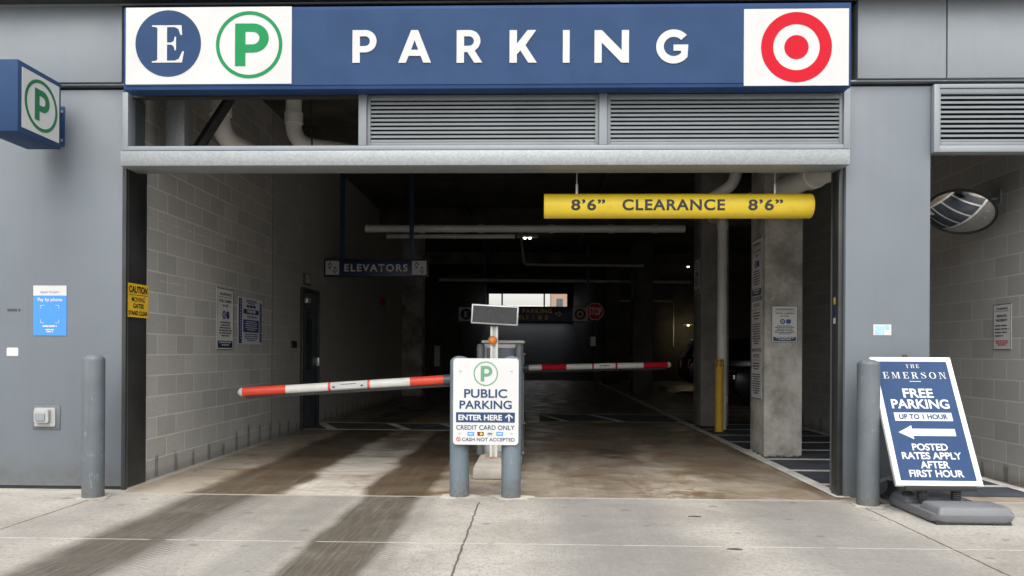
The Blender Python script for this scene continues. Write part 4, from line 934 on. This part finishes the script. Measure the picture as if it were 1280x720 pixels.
# ================================================================== CLEARANCE BAR
YC = 7.09; FCb = FY(YC); r = FCb.rect(680, 242.5, 1013.5, 273); rad = (r[3]-r[2])/2; zc = (r[2]+r[3])/2
t = thing('clearance_bar', ((r[0]+r[1])/2, YC, zc), 'yellow tubular bar hanging below the beam and reading CLEARANCE', 'clearance bar')
tilt = .3
MB().lathe([(0, 0), (rad*.97, 0), (rad, .006), (rad, r[1]-r[0]-.006), (rad*.97, r[1]-r[0]), (0, r[1]-r[0])], (r[0], YC, zc), (1, 0, 0), 48).build('tube', M['yellow'], t)
MB().lathe([(rad+.0015, 0), (rad+.0015, .012)], (r[1]-.02, YC, zc), (1, 0, 0), 48).build('end_band', M['tag'], t)
Fc2 = FY(YC-rad)
for s, x0, x1 in (('8’6”', 714, 756.5), ('CLEARANCE', 778, 906.5), ('8’6”', 935.5, 979)):
    q = Fc2.rect(x0, 248.8, x1, 262.8); lettering(Fc2, s, q, M['ink'], t, .002, .028, 1.12, wrap=(zc, rad))
for px_ in (721, 968.5):
    x = FCb.px(px_, 240)[0]; MB().tube([(x, YC, zc+rad-.01), (x, YC, 4.64)], .006, 8).build('hanger_cable', M['alu'], t)
    MB().tube([(x, YC, zc+rad-.005), (x, YC, zc+rad+.09)], .012, 8).build('turnbuckle', M['alu'], t)

# ================================================================== ELEVATORS SIGN
YE = 13.4; FE = FY(YE); r = FE.rect(405, 324, 535, 345.5)
t = thing('elevator_sign', ((r[0]+r[1])/2, YE+.06, r[2]), 'dark navy ELEVATORS sign hanging on two blue poles', 'sign')
MB().box(r[0], r[1], YE, YE+.12, r[2], r[3]).build('sign_box', M['navy'], t, .006)
for x0, x1 in ((407, 424), (515, 533)):
    q = FE.rect(x0, 326, x1, 343.5); MB().fbox(FE, *q, .001, .005).build('arrow_panel', M['white'], t)
    for (u0, u1, v0, v1, fl) in ((.14, .5, .45, .93, 0), (.52, .9, .08, .56, 1)):
        a0, a1, b0, b1 = sub(q, u0, u1, v0, v1); c = (a0+a1)/2; ww = a1-a0; hh = b1-b0
        pts = [(c-ww*.2, b0), (c+ww*.2, b0), (c+ww*.2, b0+hh*.5), (a1, b0+hh*.5), (c, b1), (a0, b0+hh*.5), (c-ww*.2, b0+hh*.5)]
        if fl: pts = [(p[0], b0+b1-p[1]) for p in pts]
        mid = (c, (b0+b1)/2); inn = [(mid[0]+(p[0]-mid[0])*.55, mid[1]+(p[1]-mid[1])*.62) for p in pts]
        MB().fprism(FE, pts, .0055, .0065, [inn]).build('arrow', M['ink'], t)
lettering(FE, 'ELEVATORS', FE.rect(430.5, 330, 509.5, 339.5), M['white'], t, .004, .03, 1.25)
for x0, x1 in ((424, 430), (511, 516.5)):
    a = FE.px((x0+x1)/2, 300)[0]; MB().box(a-.035, a+.035, YE+.03, YE+.09, r[3], 4.645).build('pole', M['navy'], t)

# ================================================================== FAR BANNER AND STOP SIGN
YB = 24.2; FBn = FY(YB); r = FBn.rect(572, 383, 748, 402.5)
t = thing('direction_banner', ((r[0]+r[1])/2, YB+.1, r[2]), 'dark hanging direction banner spanning the lane in front of the ramp', 'sign')
MB().box(r[0], r[1], YB, YB+.15, r[2], r[3]).build('sign_box', M['navy'], t, .01)
for (x0, x1, em) in ((573.5, 592, 'E'), (716, 734.5, 'T')):
    q = FBn.rect(x0, 384, x1, 401.5); MB().fbox(FBn, *q, .001, .006).build('emblem_panel', M['cab'], t); cx, cy = (q[0]+q[1])/2, (q[2]+q[3])/2; hh = q[3]-q[2]
    if em == 'T':
        MB().fring(FBn, cx, cy, hh*.25, hh*.4, .0065, .009).build('ring', M['dimred'], t); MB().fdisc(FBn, cx, cy, hh*.13, .0065, .009, 24).build('bullseye', M['dimred'], t)
    else:
        MB().fdisc(FBn, cx, cy, hh*.4, .0065, .009).build('roundel', M['blue'], t); serifE(FBn, (cx-hh*.17, cx+hh*.17, cy-hh*.2, cy+hh*.2), M['white'], t, .0095)
lettering(FBn, 'FOR PARKING', FBn.rect(633, 386, 690, 391.5), M['caution'], t, .004, .015, 1.2); lettering(FBn, 'LEVELS 1 & 2', FBn.rect(633, 394, 685, 399), M['caution'], t, .004, .015, 1.2)
q = FBn.rect(694, 388.5, 702, 396); c = (q[2]+q[3])/2; hh = q[3]-q[2]
pts = [(q[0], c-hh*.2), (q[0]+(q[1]-q[0])*.5, c-hh*.2), (q[0]+(q[1]-q[0])*.5, q[2]), (q[1], c), (q[0]+(q[1]-q[0])*.5, q[3]), (q[0]+(q[1]-q[0])*.5, c+hh*.2), (q[0], c+hh*.2)]
m_ = ((q[0]+q[1])/2, c); MB().fprism(FBn, pts, .0045, .006, [[(m_[0]+(p[0]-m_[0])*.62, m_[1]+(p[1]-m_[1])*.58) for p in pts]]).build('arrow', M['caution'], t)
for x0 in (605, 735):
    a = FBn.px(x0, 390)[0]; MB().box(a-.03, a+.03, YB+.05, YB+.11, r[3], 4.645).build('pole', M['navy'], t)
YS = 23.6; FSt = FY(YS); ca, cb = FSt.px(744, 389.3); R_ = 11.3*YS/960
t = thing('stop_sign', (ca, YS+.06, 0), 'red octagonal STOP sign with white rim deep inside the garage', 'sign')
octo = lambda R: [(ca+R*math.cos(math.radians(22.5+45*k_)), cb+R*math.sin(math.radians(22.5+45*k_))) for k_ in range(8)]
MB().fprism(FSt, octo(R_), -.004, .0).build('rim', M['offwhite'], t); MB().fprism(FSt, octo(R_*.93), .0005, .002).build('face', M['red'], t)
lettering(FSt, 'STOP', FSt.rect(736.3, 384.3, 751.8, 394), M['offwhite'], t, .004, .02)
MB().tube([(ca, YS+.05, 0), (ca, YS+.05, cb+.2)], .03, 10).build('post', M['cast'], t)
q = FSt.rect(738, 421, 744.5, 432.5); MB().fbox(FSt, *q, -.01, -.004).build('small_plate', M['cab'], t)

# ================================================================== LEFT DOOR
FL2 = FXp(-3.709); ya, yb = 12.05, 12.98; zd = 2.2
t = thing('service_door', (-3.7, (ya+yb)/2, 0), 'grey metal service door with glass strip in the long block wall', 'door')
fr = MB(); fr.fbox(FL2, ya, ya+.06, 0, zd+.06, .001, .05); fr.fbox(FL2, yb-.06, yb, 0, zd+.06, .001, .05); fr.fbox(FL2, ya+.06, yb-.06, zd, zd+.06, .001, .05); fr.build('frame', M['cast'], t, .003)
MB().fbox(FL2, ya+.062, yb-.062, .01, zd-.002, .001, .035).build('leaf', M['cabdark'], t, .003)
MB().fbox(FL2, ya+.16, ya+.52, .95, 1.95, .0355, .04).build('pane', M['winglass'], t)
MB().fbox(FL2, ya+.1, ya+.28, 2.02, 2.1, .0355, .09).build('door_closer', M['alu'], t, .004)
MB().fbox(FL2, yb-.16, yb-.1, 1.0, 1.14, .0355, .09).build('handle', M['alu'], t, .006)
MB().fbox(FL2, yb+.001, yb+.16, 0, zd+.06, .001, .02).build('side_trim', M['curb'], t)
q = FL2.rect(363.5, 426, 369, 434.5); tag(MB().fbox(FL2, q[0], q[1], q[2], q[3], .001, .03).build('card_reader', M['black'], None, .004), 'small black card reader beside the service door', 'card reader')
q = FL2.rect(379, 342, 386.5, 356); t = board('exit_sign', FL2, q, 'small framed sign above the service door', 'ink', .03)
MB().fbox(FL2, *sub(q, .1, .9, .1, .9), .031, .034).build('face', M['cab'], t)
q = FL2.rect(475.5, 372, 479.5, 381); tag(MB().fbox(FL2, q[0], q[1], q[2], q[3], .001, .05).build('fire_alarm', M['red'], None, .006), 'small red fire alarm device on the dark end of the block wall', 'alarm')
FBk = FY(33.99); q = FBk.rect(543, 432, 550, 458); tag(MB().fbox(FBk, *q, .001, .04).build('electrical_cabinet', M['cab'], None, .01), 'dim pale electrical cabinet on the far back wall', 'cabinet')

# ================================================================== LAMPS
def lamp(name, pts, label, m, at, power, col):
    t = thing(name, at, label, 'lamp', 'small garage lamps')
    x, y, z = at
    MB().box(x-.30, x+.30, y-.06, y+.06, z, z+.07).build('housing', M['cab'], t, .006)
    for dx in ((-.07, .07) if name == 'ceiling_lamp' and at[0] < 0 else (0,)): MB().lathe([(0, -.045), (.035, -.035), (.05, 0)], (x+dx, y, z-.001), n=12).build('bulb', M[m], t)
    ld = bpy.data.lights.new('lamp_light', 'POINT'); ld.energy = power; ld.color = col; ld.shadow_soft_size = .15
    lo = bpy.data.objects.new('lamp_light', ld); COL.objects.link(lo); lo.location = (0, 0, -.2); lo.parent = t
lamp('ceiling_lamp', 0, 'small twin bulb lamp on the ceiling above the lane', 'lamp', (-.22, 22.0, 4.53), .6, (1, .9, .7))
lamp('ceiling_lamp', 0, 'bright ceiling lamp above the parked cars', 'lamp', (5.65, 28.5, 4.45), 1.5, (1, .88, .6))
lamp('wall_lamp', 0, 'lower lamp glowing on the far back wall at right', 'lampwarm', (6.6, 33.2, 2.45), 4, (1, .8, .45))

# ================================================================== CARS
def car(label, x, y, heading, paint, h=1.45, L=4.5, suv=False):
    t = thing('parked_car', (x, y, 0), label, 'car', 'dark cars parked beyond the columns')
    W = .9; z0 = .22
    if not suv: prof = [(-L/2, .45), (-L/2+.05, .82), (-L/2+.9, .93), (-L/2+1.15, .96), (L/2-1.2, .98), (L/2-.1, .95), (L/2, .70), (L/2, .4), (L/2-.15, z0), (-L/2+.2, z0)]; cab = [(-L/2+1.15, .95), (-L/2+1.95, h-.03), (-L/2+2.4, h), (L/2-1.5, h-.03), (L/2-.65, .97)]
    else: prof = [(-L/2, .5), (-L/2+.05, .95), (-L/2+1.1, 1.08), (L/2-.1, 1.1), (L/2, .9), (L/2, .45), (L/2-.15, z0+.05), (-L/2+.2, z0+.05)]; cab = [(-L/2+1.1, 1.07), (-L/2+1.75, h-.03), (-L/2+2.2, h), (L/2-.4, h-.04), (L/2-.08, 1.1)]
    Rm = Matrix.Translation((x, y, 0)) @ Matrix.Rotation(heading, 4, 'Z')
    F = Frame((Rm @ Vector((0, 0, 0))), Rm.to_3x3() @ Vector((1, 0, 0)), (0, 0, 1))   # outward = local -Y
    b_ = MB().fprism(F, prof, -W, W).build('body', M[paint], t, .06, 3)
    cb_ = MB(); cen = [(p[0], p[1]) for p in cab]
    A_ = [cb_.bm.verts.new(F.P(p[0], p[1], W*(.97 if p[1] < 1.12 else .74))) for p in cen]; B_ = [cb_.bm.verts.new(F.P(p[0], p[1], -W*(.97 if p[1] < 1.12 else .74))) for p in cen]
    n = len(cen)
    for i in range(n):
        j = (i+1) % n; cb_.bm.faces.new([A_[i], A_[j], B_[j], B_[i]])
    cb_.bm.faces.new(A_); cb_.bm.faces.new(B_[::-1]); cb_.build('glasshouse', M['glass'], t, .04, 2)
    rp_ = [(cab[1][0]-.05, cab[1][1]+.012), (cab[2][0], h+.02), (cab[3][0]+.05, cab[3][1]+.012), (cab[3][0]+.05, cab[3][1]-.02), (cab[2][0], h-.03), (cab[1][0]-.05, cab[1][1]-.02)]
    MB().fprism(F, rp_, -W*.75, W*.75).build('roof', M[paint], t, .01)
    for sgn in (-1, 1):
        for (i, j) in ((0, 1), (3, 4)):
            p0 = F.P(cab[i][0], cab[i][1], sgn*W*(.97 if cab[i][1] < 1.12 else .75)); p1 = F.P(cab[j][0], cab[j][1], sgn*W*(.97 if cab[j][1] < 1.12 else .75)); MB().tube([p0, p1], .03, 6).build('window_pillar', M['alu'], t)
        for wx in (-L/2+.85, L/2-.9):
            c = F.P(wx, .32, sgn*(W-.1)); tw = MB().lathe([(.2, .11), (.3, .11), (.33, .08), (.33, -.1), (.2, -.1)], c, F.n*sgn, 24).build('wheel', M['rubber'], t)
            rm = MB().lathe([(0, .09), (.05, .1), (.19, .085), (.21, .105)], c, F.n*sgn, 20).build('rim', M['alu'], t); rm.parent = tw
        MB().fprism(F, rrect(-L/2-.015, -L/2+.12, .62, .74, .03), sgn*W*.5, sgn*W*.95).build('headlight', M['chrome'], t, .01)
        MB().fprism(F, rrect(L/2-.1, L/2+.015, .72, .92 if not suv else 1.05, .03), sgn*W*.62, sgn*W*.96).build('tail_light', M['taillight'], t, .01)
        MB().fprism(F, rrect(-L/2+1.3, -L/2+1.5, .98, 1.12, .04), sgn*(W+.01), sgn*(W+.17)).build('wing_mirror', M[paint], t, .02)
    return t
car('dark sedan parked nose out between the first two columns', 6.9, 18.9, 0, 'carpaint2')
car('black tall car with red tail lamps beside the far column', 7.2, 25.4, math.pi, 'carpaint', 1.72, 4.6, True)
for (x, y, lb) in ((4.35, 18.9, 'pale concrete wheel stop before the dark sedan'), (4.3, 25.4, 'pale concrete wheel stop before the tall black car')):
    tag(MB().hexa([(x-.09, y-.85, .001), (x+.09, y-.85, .001), (x+.09, y+.85, .001), (x-.09, y+.85, .001), (x-.05, y-.82, .12), (x+.05, y-.82, .12), (x+.05, y+.82, .12), (x-.05, y+.82, .12)]).build('wheel_stop', M['curb'], None, .02), lb, 'wheel stop', 'concrete wheel stops')

# ================================================================== CONVEX MIRROR
mc = Vector((4.27, 7.70, FY(7.7).px(1200.5, 265.5)[1])); mn = Vector((-.38, -.42, -.81)).normalized()
mc.x = FY(7.7).px(1200.5, 265.5)[0]
t = thing('convex_mirror', mc, 'round convex safety mirror tilted down on the right block wall', 'mirror')
mr = .305; Rs = 1.05; hC = Rs-math.sqrt(Rs*Rs-mr*mr)
prof = [(mr*k/14, math.sqrt(Rs*Rs-(mr*k/14)**2)-(Rs-hC)) for k in range(15)]
MB().lathe(prof, mc, mn, 64).build('mirror_face', M['chrome'], t, smooth=80)
tu = mn.orthogonal().normalized(); tv = mn.cross(tu)
MB().tube([mc+(tu*math.cos(2*math.pi*k/48)+tv*math.sin(2*math.pi*k/48))*mr for k in range(48)], .013, 10, close=True).build('rim', M['rubber'], t)
MB().lathe([(0, -.02), (mr, -.02), (mr, -.002)], mc, mn, 48).build('back_shell', M['rubber'], t)
MB().tube([mc-mn*.02, mc-mn*.10, (4.61, mc.y+.1, mc.z+.16)], .016, 10).build('bracket', M['galv'], t)
MB().box(4.602, 4.619, mc.y+.04, mc.y+.16, mc.z+.1, mc.z+.24).build('mounting_plate', M['galv'], t)

# ================================================================== LEANING SIDEWALK SIGN
q0 = FY(6.08); q1 = FY(6.58)
pl = Vector(q0.P(*q0.px(1120.5, 608))); pr = Vector(q0.P(*q0.px(1229.5, 607.5))); tl = Vector(q1.P(*q1.px(1086, 446.5)))
zmid = (pl.z+pr.z)/2
Fs = Frame((pl.x, 6.08, zmid), (1, 0, 0), (0, tl.y-pl.y, tl.z-zmid)); Wd = pr.x-pl.x; Ht = (Vector((pl.x, tl.y, tl.z))-Vector((pl.x, 6.08, zmid))).length
t = thing('sidewalk_sign', (pl.x+Wd/2, 6.1, 0), 'blue FREE PARKING pavement sign leaning back in a grey plastic base', 'sign')
MB().fbox(Fs, .012, Wd-.012, .012, Ht-.012, -.03, -.001).build('back_panel', M['rubber'], t)
fw = .042
MB().fprism(Fs, [(0, 0), (Wd, 0), (Wd, Ht), (0, Ht)], -.028, .008, [[(fw, fw), (Wd-fw, fw), (Wd-fw, Ht-fw), (fw, Ht-fw)]]).build('frame', M['offwhite'], t, .006)
MB().fbox(Fs, fw-.004, Wd-fw+.004, fw-.004, Ht-fw+.004, -.0008, .002).build('poster', M['blue'], t)
d = .0035
def L_(s, x0, y0, x1, y1, m='white', off=.03, sh=0, fn=lettering):
    q = Fs.rect(1040+x0/3, 420+y0/3, 1040+x1/3, 420+y1/3); return lettering(Fs, s, q, M[m], t, d, off, 1.0, sh)
serif(Fs, 'THE', Fs.rect(1131.7, 455.8, 1148.3, 460.2), M['white'], t, d, .40); serif(Fs, 'EMERSON', Fs.rect(1103.5, 465.5, 1182, 473.4), M['white'], t, d, .36)
MB().fquad(Fs, *Fs.rect(1136.5, 476.6, 1151, 477.3), d).build('rule', M['white'], t, -1)
L_('FREE', 265, 198, 378, 232, off=.026); L_('PARKING', 222, 238, 438, 273, off=.026)
MB().fbox(Fs, *Fs.rect(1118, 516, 1190, 526.3), d-.001, d).build('band', M['white'], t)
q = Fs.rect(1123.5, 517.9, 1184.3, 524.4); lettering(Fs, 'UP TO 1 HOUR', q, M['blue'], t, d+.002, .03)
q = Fs.rect(1123, 532, 1194, 549.3); c = (q[2]+q[3])/2; hh = q[3]-q[2]; wq = q[1]-q[0]
MB().fprism(Fs, [(q[0], c), (q[0]+wq*.25, q[2]), (q[0]+wq*.25, c-hh*.26), (q[1], c-hh*.26), (q[1], c+hh*.26), (q[0]+wq*.25, c+hh*.26), (q[0]+wq*.25, q[3])], d-.001, d).build('arrow', M['white'], t)
L_('POSTED', 300, 404, 433, 430, off=.026); L_('RATES APPLY', 262, 436.5, 485, 463, off=.026); L_('AFTER', 331, 470, 440, 497, off=.026); L_('FIRST HOUR', 290, 503, 494, 530, off=.026)
# springs and base
bz0 = .001
for fx in (.33, .72):
    x = pl.x+Wd*fx; MB().tube([(x, 6.13, .09), (x, 6.12, .20)], .028, 14).build('spring_mount', M['rubber'], t)
    coil = [(x+.034*math.cos(a*.9), 6.125+.034*math.sin(a*.9), .105+.0022*a) for a in range(38)]
    MB().tube(coil, .006, 6).build('spring', M['cast'], t)
MB().box(pl.x+Wd*.1, pl.x+Wd*.92, 6.07, 6.10, .185, zmid-.002).build('foot_rail', M['rubber'], t, .003)
bx0, bx1 = 2.98, 3.50
def slab(pts, z0, z1, ins, name):
    mb = MB(); cxm = sum(p[0] for p in pts)/len(pts); cym = sum(p[1] for p in pts)/len(pts)
    def ring(z, sc): return [mb.bm.verts.new((cxm+(p[0]-cxm)*sc[0], cym+(p[1]-cym)*sc[1], z)) for p in pts]
    rs = [ring(z0, (.97, .97)), ring(z0+.02, (1, 1)), ring(z0+.06, (1, 1)), ring(z1-.015, (1-ins*.5, 1-ins*.5)), ring(z1, (1-ins, 1-ins))]
    n = len(pts)
    for A, B in zip(rs, rs[1:]):
        for i in range(n): mb.bm.faces.new([A[i], A[(i+1) % n], B[(i+1) % n], B[i]])
    mb.bm.faces.new(rs[0][::-1]); mb.bm.faces.new(rs[-1]); return mb.build(name, M['base'], t, 0, smooth=60)
slab(rrect(2.935, 3.53, 5.70, 6.50, .09, 6), .012, .072, .05, 'base')
def tank(x0, x1, y0, y1, z0, z1, ix, iy):
    MB().hexa([(x0, y0, z0), (x1, y0, z0), (x1, y1, z0), (x0, y1, z0), (x0+ix, y0+iy, z1), (x1-ix, y0+iy, z1), (x1-ix, y1-iy*.6, z1), (x0+ix, y1-iy*.6, z1)]).build('ballast_tank', M['base'], t, .022, 3)
tank(2.96, 3.53, 5.705, 6.02, .05, .128, .03, .035)
tank(2.95, 3.45, 6.19, 6.49, .05, .115, .03, .03)
for (x, y) in ((3.02, 5.76), (3.42, 5.76), (3.02, 6.42), (3.42, 6.42)): MB().box(x-.07, x+.07, y-.05, y+.05, .0005, .02).build('rubber_foot', M['rubber'], t)
MB().lathe([(.04, 0), (.04, .022), (.03, .028), (0, .028)], (3.02, 6.30, .112), n=18).build('filler_cap', M['rubber'], t)
# sign's rear prop
for s_ in (0.004, Wd-.004): MB().tube([Fs.P(s_, .02, -.03), Fs.P(s_, .22, -.035)], .012, 8).build('side_clip', M['rubber'], t)
MB().fbox(Fs, Wd*.43, Wd*.48, Ht, Ht+.025, -.02, .0).build('top_clip', M['rubber'], t)
# open tube lying behind the bollard
tb = MB(); c0_ = Vector((2.93, 6.66, .13)); tb.lathe([(.075, .22), (.105, .22), (.108, .0), (.12, -.0), (.12, .03), (.108, .03)], (2.93, 6.42, .16), (0, 1, 0), 24)
t2 = thing('pipe_offcut', (2.93, 6.5, .04), 'short open grey pipe end lying between bollard and leaning sign', 'pipe')
MB().lathe([(.085, 0), (.115, 0), (.115, .26), (.085, .26), (.085, 0)], (2.93, 6.44, .121), (0.1, 1, 0), 28).build('tube', M['bollard'], t2)
tb.bm.free()
# ------------------------------------------------------------------ little litter on the apron
for (px_, py_, s_, lb) in ((868, 646, .05, 'curled dark leaf lying on the right half of the apron'), (512, 622, .06, 'dark leaf by the threshold just left of the board'), (918, 687, .05, 'dark leaf near the front joint at the right')):
    a, b = gz(px_, py_); mb = MB(); pts = [(a-s_, b, .004), (a-s_*.3, b+s_*.25, .018), (a+s_*.5, b+s_*.2, .012), (a+s_, b-s_*.2, .005), (a+s_*.2, b-s_*.3, .008)]
    mb.fprism(FLOOR, [(p[0], p[1]) for p in pts], .001, .006); tag(mb.build('dry_leaf', M['ink'], None), lb, 'leaf', 'dry leaves on the apron')
